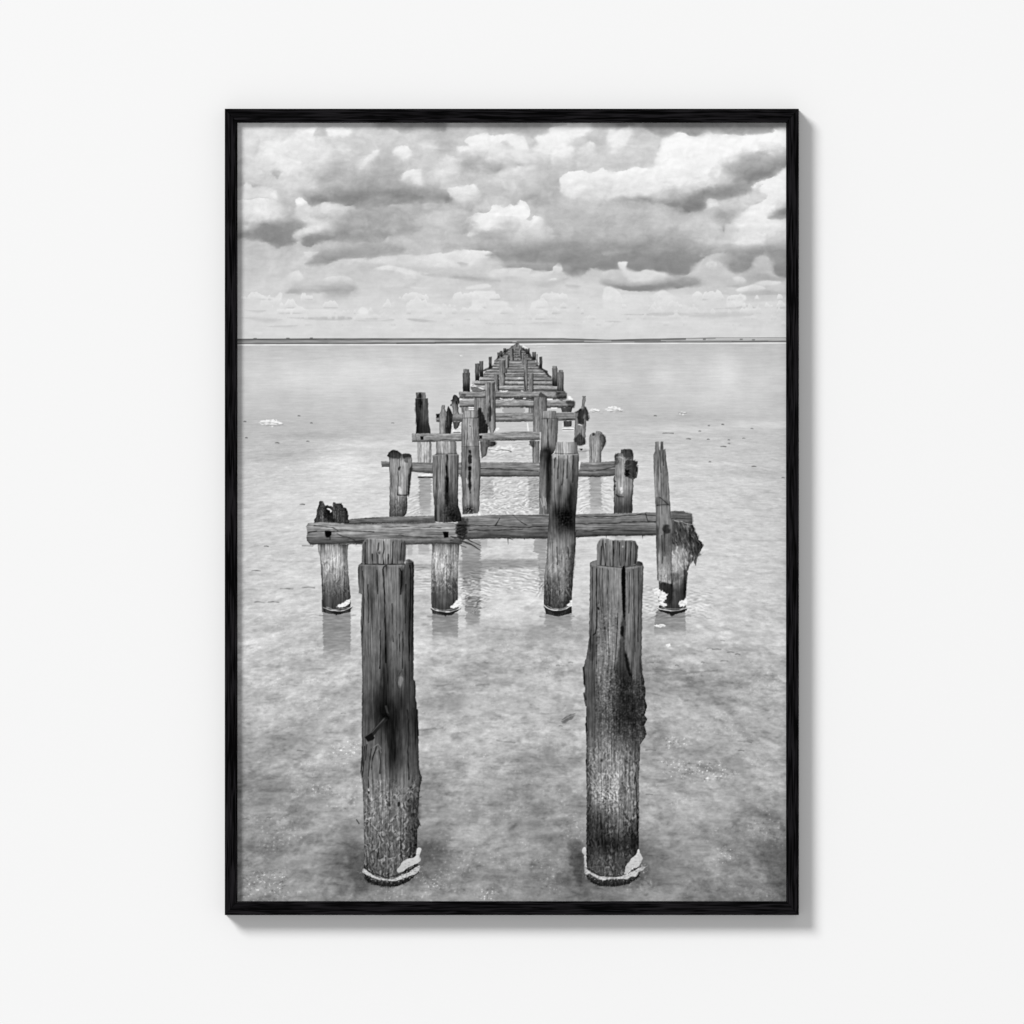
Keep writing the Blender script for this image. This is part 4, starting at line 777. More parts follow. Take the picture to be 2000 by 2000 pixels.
# ---- second bent
bb = wood('printed_beam', P('L', 560, 470, 640, 444, 930, 424, 1250, 414, 1620, 408, 1640, 500, 1200, 494, 650, 506, 560, 510), 98, 'h', 87, (1.1, 1., .5), .9, None, .8, .7, label='rear beam lying behind the bolted front beam on the left')
b6 = wood('printed_beam', P('M', 80, 622, 250, 612, 420, 603, 680, 598, 900, 600, 1100, 594) + P('R', 20, 836, 300, 828, 560, 826, 720, 818, 830, 818, 980, 806, 1095, 803, 1120, 822, 1178, 828, 1184, 932, 1150, 950, 980, 960, 830, 1042, 600, 1048, 330, 1046, 140, 1058, 20, 1068) + P('M', 1080, 862, 900, 862, 640, 858, 480, 855, 300, 866, 80, 880), 104, 'h', 88, (1.12, 1., .5), .95, None, .9, .8, label='main cross beam running to the right with ragged lower edge')
for a in [(170, 716, 500, 718, 820, 740, 1090, 724), (200, 770, 520, 768, 800, 760), (690, 606, 760, 660, 850, 712), (500, 722, 540, 640)]: stroke('M', a, 1.9, 40, .8, .8, 2)
stroke('M', (700, 616, 770, 664, 850, 704, 900, 712), 1.4, 158, .6, .8, 1)
for a in [(20, 930, 400, 926, 640, 908, 820, 908), (30, 862, 420, 860, 720, 834), (720, 830, 740, 905, 820, 915), (20, 1000, 400, 990)]: stroke('R', a, 2, 42, .8, .8, 2)
blob('R', (980, 812, 1090, 808, 1180, 836, 1180, 926, 1060, 900, 980, 890), 84, 2, 2, .5)
for a in [(636, 858, 640, 930), (655, 860, 700, 882), (815, 860, 825, 880), (925, 860, 940, 870)]: stroke('M', a, 2.2, 52, .9, .7, 0, None, True)
for a in [(325, 1048, 328, 1072), (686, 1046, 688, 1082), (60, 1060, 30, 1080)]: stroke('R', a, 2, 56, .9, .7, 0, None, True)
stroke('M', (300, 866, 640, 858, 1080, 864), 2.2, 40, .6, .8, 2); stroke('R', (60, 1060, 330, 1048, 820, 1044), 2.2, 40, .6, .8, 2)
lstub = wood('printed_post', P('L', 245, 740, 600, 745, 596, 900, 606, 1100, 622, 1250, 630, 1380, 632, 1540, 500, 1572, 380, 1562, 306, 1545, 296, 1400, 290, 1200, 272, 900, 250, 830), 136, 'v', 89, (.92, 1.1, .82), .9, [(0, .62), (.06, .95), (.2, 1.15), (.4, .95), (.55, .72), (.7, .5), (1, .36)], .9, .45, [(.15, .75, .45)], 1.1, label='outer left post of the front bent standing in the water')
wood(None, P('L', 200, 485, 205, 450, 226, 420, 238, 330, 262, 234, 300, 236, 326, 276, 362, 286, 400, 292, 420, 300, 430, 230, 452, 258, 484, 268, 522, 256, 552, 304, 585, 320, 606, 400, 604, 440, 622, 475, 600, 505, 250, 500), 64, 'v', 90, (.8, 1., .6), .8, None, 2., .7, rough_tex=.35)
w = window(P('L', 200, 230, 620, 500), 0)
pp = P('L', 205, 485, 226, 420, 238, 330, 262, 234, 326, 276, 400, 292, 430, 240, 484, 268, 522, 256, 585, 320, 606, 400, 622, 475, 600, 505, 250, 500)
ids[w] = np.where(sdf(GX[w], GY[w], pp) < 0, lstub, ids[w])
for pts, v in [((300, 400, 330, 340, 400, 370, 450, 470, 400, 480), 24), ((330, 300, 400, 310, 420, 400, 350, 380), 22)]: blob('L', pts, v, 3, 3, .8)
blob('L', (345, 318, 370, 315, 412, 345, 408, 360, 390, 372, 385, 345, 360, 335), 240, .8, 1.2, 1)
blob('L', (260, 420, 290, 340, 310, 400, 300, 470), 112, 2.5, 3, .6)
ip1 = wood('printed_post', P('L', 1594, 740, 1916, 740, 1906, 900, 1896, 1200, 1896, 1400, 1912, 1520, 1820, 1582, 1700, 1578, 1596, 1560, 1582, 1400, 1584, 1100, 1590, 900), 132, 'v', 91, (.92, 1.1, .8), .9, [(0, .55), (.05, .9), (.2, 1.15), (.4, 1.05), (.5, .8), (.65, .6), (1, .34)], .8, .4, [(.1, .7, .55)], 1.1, label='inner left post of the front bent below the beam')
fb = wood('printed_beam', P('L', 108, 530, 130, 496, 280, 478, 420, 490, 700, 506, 1000, 500, 1250, 490, 1600, 488, 1840, 490, 1920, 520, 1990, 560, 1980, 640, 1940, 742, 1750, 742, 1600, 738, 1250, 742, 900, 738, 600, 734, 380, 742, 150, 742, 116, 700, 112, 640, 122, 610, 112, 575), 120, 'h', 92, (1.12, 1.04, .55), .95, None, .8, .8, label='bolted front beam on the left with a frayed inner end')
for a in [(120, 600, 330, 590, 420, 595, 560, 582, 900, 596), (200, 520, 420, 545, 480, 580), (120, 615, 230, 590), (470, 620, 700, 700, 1000, 690), (1200, 640, 1500, 660, 1720, 668), (1000, 540, 1300, 530, 1700, 546)]: stroke('L', a, 1.8, 44, .75, .8, 2)
for a in [(1240, 520, 1400, 532, 1560, 530), (1580, 545, 1640, 548), (150, 500, 380, 520), (1340, 540, 1420, 536)]: stroke('L', a, 1.5, 204, .65, .8, 1.5)
blob('L', (1185, 515, 1240, 510, 1238, 535, 1190, 535), 150, 1, 1, .7)
blob('L', (325, 592, 360, 588, 405, 595, 400, 640, 372, 662, 335, 648), 10, 1, 1.2, .97); blob('L', (1718, 596, 1788, 594, 1786, 664, 1735, 668), 10, 1, 1, .97, sm=False)
blob('L', (380, 655, 395, 640, 395, 690, 385, 690), 40, 1, 1, .7); stroke('L', (160, 742, 600, 738, 1250, 744, 1600, 742), 2.2, 44, .6, .8, 1.5)
for a in [(185, 742, 190, 765), (500, 740, 520, 770), (600, 740, 610, 760), (700, 742, 690, 755)]: stroke('L', a, 1.8, 60, .8, .7, 0, None, True)
# inner left post above the beam, notched head
ip1u = wood('printed_post', P('U', 802, 962, 850, 945, 846, 800, 862, 784, 975, 782, 1090, 784, 1102, 800, 1104, 900, 1108, 945, 1134, 955, 1130, 1150, 1122, 1450, 1128, 1600, 1160, 1700, 1168, 1790, 1080, 1800, 950, 1806, 830, 1792, 824, 1600, 808, 1400, 804, 1200), 120, 'v', 93, (.9, 1.05, .62), .9, [(0, 1.3), (.14, 1.25), (.17, 1.0), (.6, .95), (.8, .75), (1, .6)], .8, .7, label='inner left post of the front bent with a notched pale head')
stroke('U', (806, 964, 900, 952, 1000, 950, 1130, 955), 1.8, 176, .6, .8, 1); stroke('U', (846, 948, 1110, 940), 1.6, 60, .7, .8, 1)
for a in [(985, 960, 982, 1100, 978, 1260), (985, 1100, 992, 1300, 980, 1420)]: stroke('U', a, 4.2, 20, .92, 1.1, 1.5)
blob('U', (960, 1250, 1000, 1240, 1010, 1500, 985, 1620, 960, 1500), 36, 2.5, 2, .8)
for a in [(1030, 1680, 110, 170, .42), (985, 1420, 40, 160, .55), (1100, 1740, 60, 90, .5)]: stain(ip1u, 'U', *a, seed=int(a[0]) % 50)
w = window(P('U', 880, 1480, 1170, 1800), 0); x, y = GX[w], GY[w]
img[w] += (ids[w] == ip1u) * np.exp(-(((x - 880) / 20) ** 2 + ((y - 1002) / 24) ** 2)) * (22 * perlin(x / 4, y / 4, 415) + 16 * ss(.2, .6, perlin(x / 3, y / 5, 417)))
for a in [(900, 970, 905, 1250), (1050, 970, 1055, 1300), (860, 980, 862, 1500), (1090, 980, 1085, 1500)]: stroke('U', a, 1.3, 66, .6, .8, 1.2)
stroke('U', (870, 1600, 872, 1780), 5, 136, .45, 2)
# frayed end of the front beam
blob('L', (1880, 520, 1932, 520, 1990, 560, 1990, 660, 1930, 690, 1880, 620), 44, 2.5, 5, .85, 6)
for a in [(1850, 520, 1900, 540, 1960, 530), (1840, 560, 1900, 580, 1970, 560), (1800, 540, 1880, 520), (1900, 600, 1980, 600), (1880, 640, 1960, 650)]: stroke('L', a, 1.5, 150, .7, .8, 4)
for a in [(20, 850, 180, 870, 330, 940), (40, 870, 200, 910, 330, 990), (0, 880, 150, 900, 280, 960), (0, 840, 120, 860, 200, 870), (0, 900, 100, 930, 170, 960)]: stroke('M', a, 2, 52, .85, .8, 2)
blob('M', (100, 640, 180, 660, 200, 720, 150, 830, 90, 840, 60, 720), 34, 4, 5, .75)
# inner right post, whole height in front of the beam
ip2 = wood('printed_post', P('V', 500, 955, 540, 935, 555, 800, 590, 793, 790, 793, 822, 800, 828, 925, 842, 945, 838, 1150, 820, 1500, 800, 1740, 792, 1932) + P('M', 1395, 780, 1388, 950, 1370, 1150, 1358, 1320, 1346, 1500, 1344, 1690, 1200, 1730, 1060, 1700, 1036, 1600, 1040, 1300, 1066, 1080, 1075, 860, 1090, 640) + P('V', 456, 1900, 470, 1650, 492, 1300), 114, 'v', 94, (.9, 1.06, .6), .95, [(0, 1.28), (.08, 1.25), (.1, 1.0), (.35, .95), (.5, .75), (.55, .95), (.72, 1.1), (.8, .8), (.9, .55), (1, .4)], .8, .8, [(.62, .95, .45)], label='inner right post of the front bent with a burnt patch')
stroke('V', (502, 955, 600, 962, 700, 956, 840, 945), 2., 170, .65, .8, 1); stroke('V', (540, 937, 690, 944, 826, 934), 1.5, 56, .7, .8, 1)
for a in [(655, 965, 650, 1150, 630, 1330), (590, 970, 575, 1250), (700, 970, 690, 1250), (770, 960, 765, 1300), (545, 990, 530, 1120)]: stroke('V', a, 2.2, 40, .8, .9, 1.5)
for a in [(740, 1480, 60, 260, .3), (620, 1780, 110, 170, .4), (600, 1420, 26, 110, .5), (690, 1720, 80, 120, .35)]: stain(ip2, 'V', *a, seed=int(a[0]) % 50)
for a in [(1270, 620, 90, 120, .3), (1190, 560, 50, 80, .55), (1330, 700, 50, 70, .5)]: stain(ip2, 'M', *a, seed=int(a[0]) % 50)
w = window(P('M', 1130, 480, 1390, 800), 0); x, y = GX[w], GY[w]
img[w] += (ids[w] == ip2) * np.exp(-(((x - 1103) / 16) ** 2 + ((y - 1012) / 22) ** 2)) * (26 * perlin(x / 4, y / 4, 411) + 22 * ss(.2, .6, perlin(x / 3, y / 5, 413)))
blob('M', (1090, 930, 1170, 930, 1180, 1240, 1085, 1240), 168, 4, 6, .55); blob('M', (1220, 1080, 1290, 1100, 1280, 1500, 1230, 1500), 150, 4, 6, .5)
for a in [(1300, 960, 1310, 1100), (1180, 960, 1190, 1150)]: stroke('M', a, 2.4, 30, .8, 1, 2)
blob('M', (1330, 960, 1385, 960, 1360, 1300, 1325, 1250), 60, 3, 3, .6)
# outer right: spiked post over a frayed stump
os_ = wood('printed_post', P('R', 980, 895, 1040, 900, 1130, 925, 1182, 940, 1215, 1010, 1240, 1080, 1275, 1110, 1282, 1160, 1255, 1215, 1228, 1280, 1214, 1345, 1205, 1330, 1190, 1290, 1170, 1320, 1140, 1372, 1128, 1500, 1118, 1640, 1116, 1800, 1000, 1832, 900, 1810, 845, 1780, 850, 1500, 900, 1000), 120, 'v', 95, (.9, 1.1, .6), .95, [(0, .75), (.3, .75), (.42, 1.1), (.6, 1.1), (.68, .75), (.75, .5), (1, .42)], 2.2, .7, [(.3, .7, .3)], label='frayed stump of the outer right post')
blob('R', (960, 930, 1040, 910, 1180, 950, 1240, 1090, 1278, 1150, 1220, 1290, 1160, 1240, 1080, 1160, 1000, 1130, 940, 1060), 52, 5, 8, .8, 8)
w = window(P('R', 930, 900, 1290, 1370), 2); x, y = GX[w], GY[w]
mm = (ids[w] == os_) * ss(1030, 1040, y) * 0 + (ids[w] == os_) * ss(1160, 1090, y) * ss(1310, 1322, x + .2 * (y - 1030))
wq = 1.5 * fbm(x / 16, y / 16, 3, 263)
h = perlin((x - .32 * (y - 1030)) / 3.6 + wq, (y + .2 * x) / 20, 261) + .5 * perlin((x - .25 * (y - 1030)) / 2.2 + wq, (y + .2 * x) / 13, 262) + .5 * fbm(x / 12, y / 10, 2, 264)
img[w] += mm * (50 * ss(.15, .8, h) - 26 * ss(.1, .7, -h) + 8)
for a in [(1250, 1170, 1215, 1340), (1230, 1200, 1200, 1335), (1275, 1150, 1225, 1230), (1190, 1260, 1170, 1350), (1160, 1280, 1140, 1380)]: stroke('R', a, 2.6, 58, .9, .8, 1, None, True)
stroke('R', (1005, 900, 1080, 910, 1170, 938), 2, 190, .7, .8, 1.5)
sp = wood('printed_post', P('R', 794, 245, 812, 212, 812, 116, 850, 114, 856, 205, 862, 205, 864, 114, 894, 114, 896, 192, 916, 184, 922, 300, 942, 420, 952, 600, 962, 740, 972, 870, 990, 900, 985, 1000, 975, 1200, 975, 1528, 900, 1516, 835, 1490, 826, 1300, 820, 1100, 820, 820, 800, 440), 118, 'v', 96, (.92, 1.06, .78), .9, [(0, .95), (.3, 1.05), (.5, .95), (.7, .85), (.85, 1.1), (1, 1.15)], .8, .75, [(.86, 1, .4)], label='tall splintered post at the outer right')
for a in [(858, 200, 862, 320, 870, 420), (890, 195, 895, 350), (830, 750, 880, 740, 960, 744), (860, 670, 900, 700, 940, 735), (880, 1050, 890, 1250, 880, 1320), (905, 1000, 910, 1250)]: stroke('R', a, 2.2, 44, .7, .9, 1)
blob('R', (820, 670, 900, 680, 960, 740, 830, 750), 86, 2, 2, .6); blob('R', (885, 960, 940, 940, 960, 1020, 900, 1020), 30, 3, 3, .8); blob('R', (880, 1030, 980, 1020, 960, 1200, 890, 1250), 70, 5, 4, .5)
blob('R', (1010, 1200, 1080, 1190, 1080, 1400, 1000, 1420), 170, 4, 4, .5)
blob('R', (852, 1518, 976, 1530, 1000, 1600, 960, 1740, 900, 1620), 38, 2, 2, .75); blob('R', (980, 1420, 1060, 1420, 1060, 1480, 990, 1480), 70, 4, 3, .6)
blob('R', (1090, 1480, 1125, 1380, 1120, 1620, 1095, 1620), 34, 3, 2, .7)
blob('R', (795, 1580, 840, 1570, 900, 1610, 930, 1640, 905, 1700, 850, 1690, 840, 1640, 800, 1620), 236, 1.2, 3.5, 1, 5)
blob('R', (835, 1720, 880, 1700, 930, 1740, 900, 1752, 850, 1740), 238, 1.2, 2.5, 1, 5)
blob('R', (1050, 1750, 1060, 1700, 1110, 1680, 1125, 1650, 1128, 1740), 236, 1.2, 2.5, 1, 5)
# waterline crusts of the front bent
def ring(view, x0, x1, y, sag, **kw):
    ox, oy, s = VIEWS[view]; saltring(view, ox + x0 * s, ox + x1 * s, oy + y * s, sag * s, **kw)
ring('L', 292, 655, 1478, 52, dark=8); ring('L', 1572, 1932, 1488, 52, dark=8); ring('M', 1026, 1340, 1600, 62, dark=11); ring('R', 832, 1135, 1765, 30, dark=10)
for pts in [(470, 1490, 500, 1450, 560, 1420, 630, 1390, 622, 1430, 560, 1480), ]: blob('L', pts, 236, 1.2, 2.5, 1, 5)
blob('L', (1810, 1490, 1850, 1440, 1932, 1370, 1940, 1460, 1880, 1490), 236, 1.2, 2.5, 1, 5)
blob('M', (1290, 1610, 1320, 1570, 1345, 1540, 1348, 1610), 238, 1.2, 2, 1, 5); blob('M', (1012, 1560, 1035, 1540, 1030, 1570), 238, 1, 1.5, 1)
stroke('L', (295, 1400, 300, 1540), 2, 30, .7); blob('S2', (510, 1808, 560, 1800, 580, 1812, 540, 1820), 240, .8, 1.5, 1, 4)
blob('W3', (210, 205, 235, 196, 240, 214, 220, 220), 246, .8, 1.5, 1, 4)
# ---- the two near posts
nl = wood('printed_post', P('P1', 100, 430, 108, 396, 142, 372, 250, 386, 400, 392, 600, 390, 602, 342, 640, 336, 684, 362, 690, 420, 688, 700, 684, 1000, 686, 1400, 684, 1600, 704, 1620, 706, 1780, 722, 1900) + P('P2', 726, 60, 736, 250, 738, 480, 744, 660, 772, 750, 758, 830, 744, 960, 732, 1080, 730, 1180, 752, 1240, 724, 1290, 724, 1480, 740, 1640, 740, 1740, 640, 1830, 500, 1892, 320, 1880, 200, 1820, 160, 1740, 166, 1500, 162, 1200, 156, 950, 148, 780, 128, 690, 142, 480, 142, 200, 144, 0) + P('P1', 142, 1800, 148, 1600, 140, 1300, 130, 1000, 144, 700, 112, 690, 106, 560), 100, 'v', 97, (.9, 1.06, .55), 1.15, [(0, 1.1), (.02, 1.0), (.3, .98), (.45, .9), (.62, .95), (.7, 1.05), (.85, .85), (.97, .7), (1, .5)], 1.0, .8, [(.68, .99, .75)], .88, label='near left post with a black bolt sticking out')
stroke('P1', (112, 690, 144, 690), 1.4, 120, .4)
cp = wood(None, P('P1', 140, 372, 144, 190, 160, 150, 185, 120, 260, 116, 330, 122, 440, 120, 560, 128, 590, 150, 602, 190, 598, 300, 588, 390, 400, 392, 180, 390), 112, 'v', 98, (.75, 1.05, .66), 1.1, [(0, 1.25), (.1, 1.15), (1, .98)], .8, .8, rim=.35)
w = window(P('P1', 140, 116, 602, 392), 0); pp = P('P1', 140, 372, 144, 190, 185, 120, 560, 128, 602, 190, 588, 390, 180, 390); ids[w] = np.where(sdf(GX[w], GY[w], pp) < 0, nl, ids[w])
for a in [(180, 160, 176, 380), (318, 165, 310, 230, 300, 270, 312, 380), (372, 150, 378, 230, 362, 300, 370, 384), (470, 150, 458, 386), (250, 280, 256, 384), (420, 280, 424, 380), (560, 160, 545, 350)]: stroke('P1', a, 2.0, 24, .9, .75, .9)
stroke('P1', (176, 386, 400, 390, 590, 386), 2.4, 24, .9, .9, 1); stroke('P1', (108, 398, 180, 396, 360, 402, 560, 400), 2.6, 146, .5, 1.1, 1)
blob('P1', (320, 240, 342, 252, 344, 280, 322, 292, 304, 280, 304, 252), 134, 1, .6, .9); blob('P1', (322, 254, 334, 262, 332, 276, 320, 278, 314, 266), 40, .8, .4, .9); blob('P1', (324, 262, 330, 266, 326, 272, 320, 268), 150, .5, .2, .9)
stroke('P1', (590, 150, 600, 200, 592, 350), 3, 44, .6, 1.2)
for a, wd in [((395, 400, 372, 412, 364, 440, 372, 560, 382, 800, 385, 1000, 390, 1200, 395, 1420), 3.2), ((645, 400, 655, 440, 650, 800, 640, 1100, 640, 1400), 3), ((680, 380, 676, 800, 674, 1250), 2.4), ((540, 430, 560, 470, 556, 600, 548, 700), 3.2), ((335, 1080, 340, 1300, 330, 1480), 2.4), ((570, 1100, 575, 1300, 570, 1480), 2.2), ((535, 1120, 540, 1300), 1.8), ((150, 460, 165, 800, 150, 1100), 1.8), ((205, 600, 215, 1000), 1.6), ((300, 450, 310, 700), 1.8), ((460, 800, 470, 1200), 1.6), ((605, 600, 600, 1000), 1.8)]:
    stroke('P1', a, wd * .85, 18, .9, .75, 1.1)
blob('P1', (540, 430, 590, 450, 580, 560, 560, 690, 545, 600), 42, 3, 2, .6); blob('P1', (620, 340, 680, 360, 685, 430, 650, 420), 50, 2, 1, .6); stroke('P1', (604, 342, 640, 338, 680, 362), 1.6, 120, .7)
blob('P1', (520, 360, 570, 350, 600, 390, 560, 450, 530, 430), 150, 2, 2, .5)
for a in [(400, 1300, 34, 330, .5), (390, 1650, 90, 300, .42), (330, 1820, 120, 160, .62), (560, 1830, 60, 150, .68), (245, 720, 26, 190, .62), (560, 560, 26, 150, .6), (300, 560, 22, 120, .68), (640, 900, 40, 500, .8)]: stain(nl, 'P1', *a, seed=int(a[0]))
blob('P1', (525, 1600, 550, 1560, 575, 1600, 565, 1660, 540, 1680), 150, 2, 2, .65)
for a in [(520, 1560, 560, 1500, 580, 1560), (530, 1700, 500, 1600, 520, 1500), (590, 1500, 600, 1580, 610, 1700)]: stroke('P1', a, 1.6, 52, .6, .8, 2)
for a in [(400, 120, 190, 200, .42), (470, 300, 95, 330, .3), (470, 520, 62, 190, .42), (690, 120, 60, 200, .6), (350, 60, 120, 120, .6)]: stain(nl, 'P2', *a, seed=int(a[1]))
stroke('P2', (628, 40, 634, 300, 626, 560, 634, 760), 2.6, 26, .8, 1, 2); stroke('P2', (722, 40, 730, 300), 3.2, 24, .9, 1, 1)
stroke('P2', (690, 20, 700, 160, 712, 330), 2.2, 30, .8, 1, 2)
for a in [(150, 420, 148, 560, 132, 680), (172, 420, 165, 580, 148, 740), (195, 400, 180, 560), (240, 450, 215, 700, 210, 850), (320, 440, 340, 560, 330, 700), (300, 420, 260, 520, 240, 660)]: stroke('P2', a, 2.2, 30, .85, .9, 1.5)
for a in [(270, 430, 315, 400, 350, 440), (290, 470, 320, 440, 345, 480), (230, 700, 240, 650), (210, 740, 225, 800)]: stroke('P2', a, 2, 150, .55, .9, 2)
blob('P2', (205, 870, 220, 865, 222, 890, 212, 900), 210, .8, .8, .9); blob('P2', (205, 890, 225, 895, 218, 925), 16, .8, .8, .9)
# the bolt
stroke('P2', (252, 290, 300, 230, 390, 130), 8.5, 38, .97, 1); stroke('P2', (250, 268, 300, 212, 380, 125), 2.2, 84, .8, .9)
blob('P2', (168, 318, 200, 290, 240, 268, 278, 330, 262, 352, 205, 372), 24, .9, .6, 1, sm=False); stroke('P2', (170, 318, 240, 272), 2, 92, .8, .8); stroke('P2', (205, 370, 262, 352), 1.5, 70, .6, .8)
stroke('P2', (395, 0, 410, 60, 425, 90), 4, 92, .5, 1.4)
blob('P2', (345, 80, 430, 80, 430, 140, 380, 130), 12, 2, 2, .8)
for a in [(740, 690, 760, 720), (750, 740, 772, 780), (735, 960, 765, 950), (735, 1190, 758, 1250), (690, 1200, 740, 1240)]: stroke('P2', a, 2, 44, .8, .8, 1)
stroke('P2', (320, 960, 420, 990, 540, 975, 640, 900, 700, 830), 2, 160, .5, .9, 3); blob('P2', (515, 1010, 545, 1005, 540, 1045, 520, 1050), 30, 1, 1, .8)
blob('P2', (560, 1090, 600, 1090, 600, 1170, 560, 1170), 140, 2, 2, .5); blob('P2', (600, 1000, 740, 960, 735, 1180, 640, 1160), 50, 5, 4, .5)
blob('P2', (610, 1250, 720, 1250, 720, 1560, 620, 1560), 60, 6, 4, .35)
def crust(view, rim, foot, patch):
    blob(view, foot, 46, 1.7, 3.4, .9, 4)
    blob(view, rim, 210, 1.1, 2.0, .9, 15, sm=False)
    for p in patch: blob(view, p, 228, 1.0, 2.2, .95, 13, v1=190)
    ww = window(P(view, *rim), 26); X_, Y_ = GX[ww], GY[ww]
    dd = sdf(X_, Y_, P(view, *rim)); gr = perlin(X_ / 3.6, Y_ / 3.2, 431) + .5 * perlin(X_ / 2, Y_ / 2, 433)
    img[ww] += ss(13, 1, dd) * ss(-.5, 1, dd) * ss(.25, .8, gr) * 78          # crumbs creeping up the wood and out on the water
    img[ww] -= ss(1, -1, dd) * 46 * ss(.15, .75, -gr)
crust('P2', (150, 1706, 166, 1690, 200, 1730, 262, 1768, 330, 1796, 400, 1810, 480, 1808, 540, 1786, 620, 1745, 690, 1700, 735, 1660, 750, 1690, 735, 1750, 690, 1770, 640, 1778, 570, 1812, 490, 1836, 400, 1830, 320, 1820, 250, 1792, 190, 1760, 152, 1736),
      (165, 1760, 250, 1800, 400, 1836, 520, 1826, 640, 1780, 680, 1790, 560, 1868, 440, 1896, 300, 1878, 190, 1826), [(512, 1712, 545, 1665, 590, 1618, 660, 1592, 705, 1560, 730, 1480, 768, 1500, 748, 1560, 752, 1620, 690, 1660, 620, 1700, 560, 1735, 520, 1745)])
stroke('P2', (170, 1700, 260, 1750, 400, 1792, 500, 1780, 620, 1722, 740, 1660), 2.2, 34, .85, .8, 2)
for a in [(250, 1560, 255, 1640), (320, 1380, 330, 1480), (410, 1580, 420, 1700), (200, 1480, 205, 1560), (300, 1300, 240, 1230), (165, 1200, 205, 1200), (180, 1330, 200, 1400), (490, 1580, 420, 1600), (640, 1490, 620, 1520), (175, 1500, 180, 1660)]: stroke('P2', a, 1.8, 176, .7, .8, 3)
nr = wood('printed_post', P('P3', 228, 372, 262, 352, 300, 344, 740, 356, 772, 366, 790, 404, 786, 600, 776, 800, 772, 1100, 770, 1400, 780, 1540, 802, 1620, 796, 1660, 816, 1720, 800, 1790, 826, 1860, 822, 1932) + P('P4', 822, 20, 800, 90, 826, 130, 800, 200, 822, 290, 800, 330, 770, 378, 752, 400, 752, 520, 742, 700, 742, 1000, 738, 1300, 742, 1500, 744, 1780, 640, 1862, 480, 1892, 320, 1882, 200, 1810, 182, 1740, 190, 1500, 190, 1200, 194, 900, 184, 600, 192, 400, 182, 220, 190, 0) + P('P3', 184, 1880, 162, 1780, 178, 1700, 162, 1640, 170, 1560, 156, 1490, 172, 1430, 200, 1300, 216, 1180, 222, 900, 226, 600), 106, 'v', 99, (.85, 1.06, .72), 1.1, [(0, 1.02), (.3, 1.0), (.42, .85), (.5, .8), (.6, 1.0), (.7, 1.15), (.8, .8), (.87, .6), (.93, .65), (1, .5)], 1.3, .75, [(.55, .99, .66)], .86, label='near right post with a long split and rough middle')
wood(None, P('P3', 300, 392, 298, 190, 318, 142, 350, 116, 400, 120, 460, 132, 560, 134, 660, 134, 705, 142, 735, 200, 728, 300, 720, 385, 640, 414, 560, 420, 400, 412), 108, 'v', 94, (.95, 1.05, .6), 1.1, [(0, 1.3), (.1, 1.12), (1, .95)], .9, .8, rim=.35)
w = window(P('P3', 298, 116, 735, 420), 0); pp = P('P3', 300, 392, 298, 190, 350, 116, 705, 142, 735, 200, 720, 385, 560, 420, 400, 412); ids[w] = np.where(sdf(GX[w], GY[w], pp) < 0, nr, ids[w])
for a, wd in [((470, 145, 474, 260, 468, 410), 3), ((605, 150, 600, 280, 590, 410), 2.6), ((390, 170, 398, 280, 392, 400), 2.2), ((540, 160, 535, 300, 545, 400), 2), ((660, 160, 650, 400), 1.8), ((345, 200, 340, 390), 1.6), ((700, 170, 712, 260, 700, 380), 1.8)]: stroke('P3', a, wd * .85, 22, .9, .75, .9)
blob('P3', (480, 160, 600, 160, 600, 400, 480, 400), 56, 8, 4, .4); blob('P3', (570, 190, 580, 200, 574, 214, 562, 206), 170, .8, .6, .9)
stroke('P3', (240, 384, 300, 402, 420, 424, 560, 432, 700, 420, 786, 402), 3.2, 152, .6, 1.1, 1.2); stroke('P3', (310, 396, 420, 412, 560, 420, 700, 400, 722, 384), 1.8, 50, .75, .9, 1)
blob('P3', (232, 372, 300, 350, 300, 388, 262, 392), 128, 1.2, 1, .6); blob('P3', (726, 362, 770, 368, 782, 398, 722, 402), 60, 1.4, 1, .7)
blob('P3', (556, 436, 602, 440, 600, 640, 606, 900, 600, 1240, 620, 1380, 660, 1560, 680, 1680, 560, 1700, 480, 1560, 520, 1350, 552, 1080, 568, 800, 560, 600), 44, 4, 3, .7, 9)
blob('P3', (560, 440, 598, 446, 594, 900, 586, 980, 570, 860, 562, 640), 10, 1.2, 1.2, .95, 6); blob('P3', (552, 1040, 586, 1040, 572, 1140, 550, 1120), 12, 1.6, 1.6, .8)
blob('P3', (560, 1150, 586, 1150, 588, 1200, 562, 1200), 96, 2, 2, .7); blob('P3', (590, 1290, 625, 1380, 665, 1560, 640, 1560, 605, 1440), 16, 2.5, 2, .85)
for a, wd in [((298, 440, 296, 700, 298, 1040, 285, 1110, 262, 1130), 3.2), ((330, 430, 322, 800), 1.6), ((360, 430, 355, 900), 1.6), ((680, 440, 690, 800, 700, 1300), 1.8), ((735, 420, 742, 700, 730, 1200), 1.8), ((640, 470, 636, 900), 1.5), ((255, 420, 250, 900, 232, 1300), 1.8), ((520, 900, 500, 1300, 480, 1500), 1.8), ((420, 450, 410, 700), 1.5)]: stroke('P3', a, wd * .85, 28, .85, .8, 1.)
stroke('P3', (608, 460, 612, 900, 606, 1240), 2, 160, .5, .9, 1); stroke('P3', (550, 440, 545, 900, 535, 1150), 2, 140, .4, .9, 1)
blob('P3', (300, 840, 320, 838, 326, 860, 312, 866), 24, .9, .8, .9)
blob('P3', (262, 1120, 298, 1060, 300, 1300, 240, 1400, 220, 1340), 50, 4, 3, .6)
w = window(P('P3', 300, 600, 560, 1932), 2); x, y = GX[w], GY[w]                    # crystals on the left face
mm = ss(30, 14, np.abs(x - (1110 + .18634 * (430 - .045 * ((y - 1030) / .18634 - 600))))) * ss(1140, 1230, y) * (ids[w] == nr)
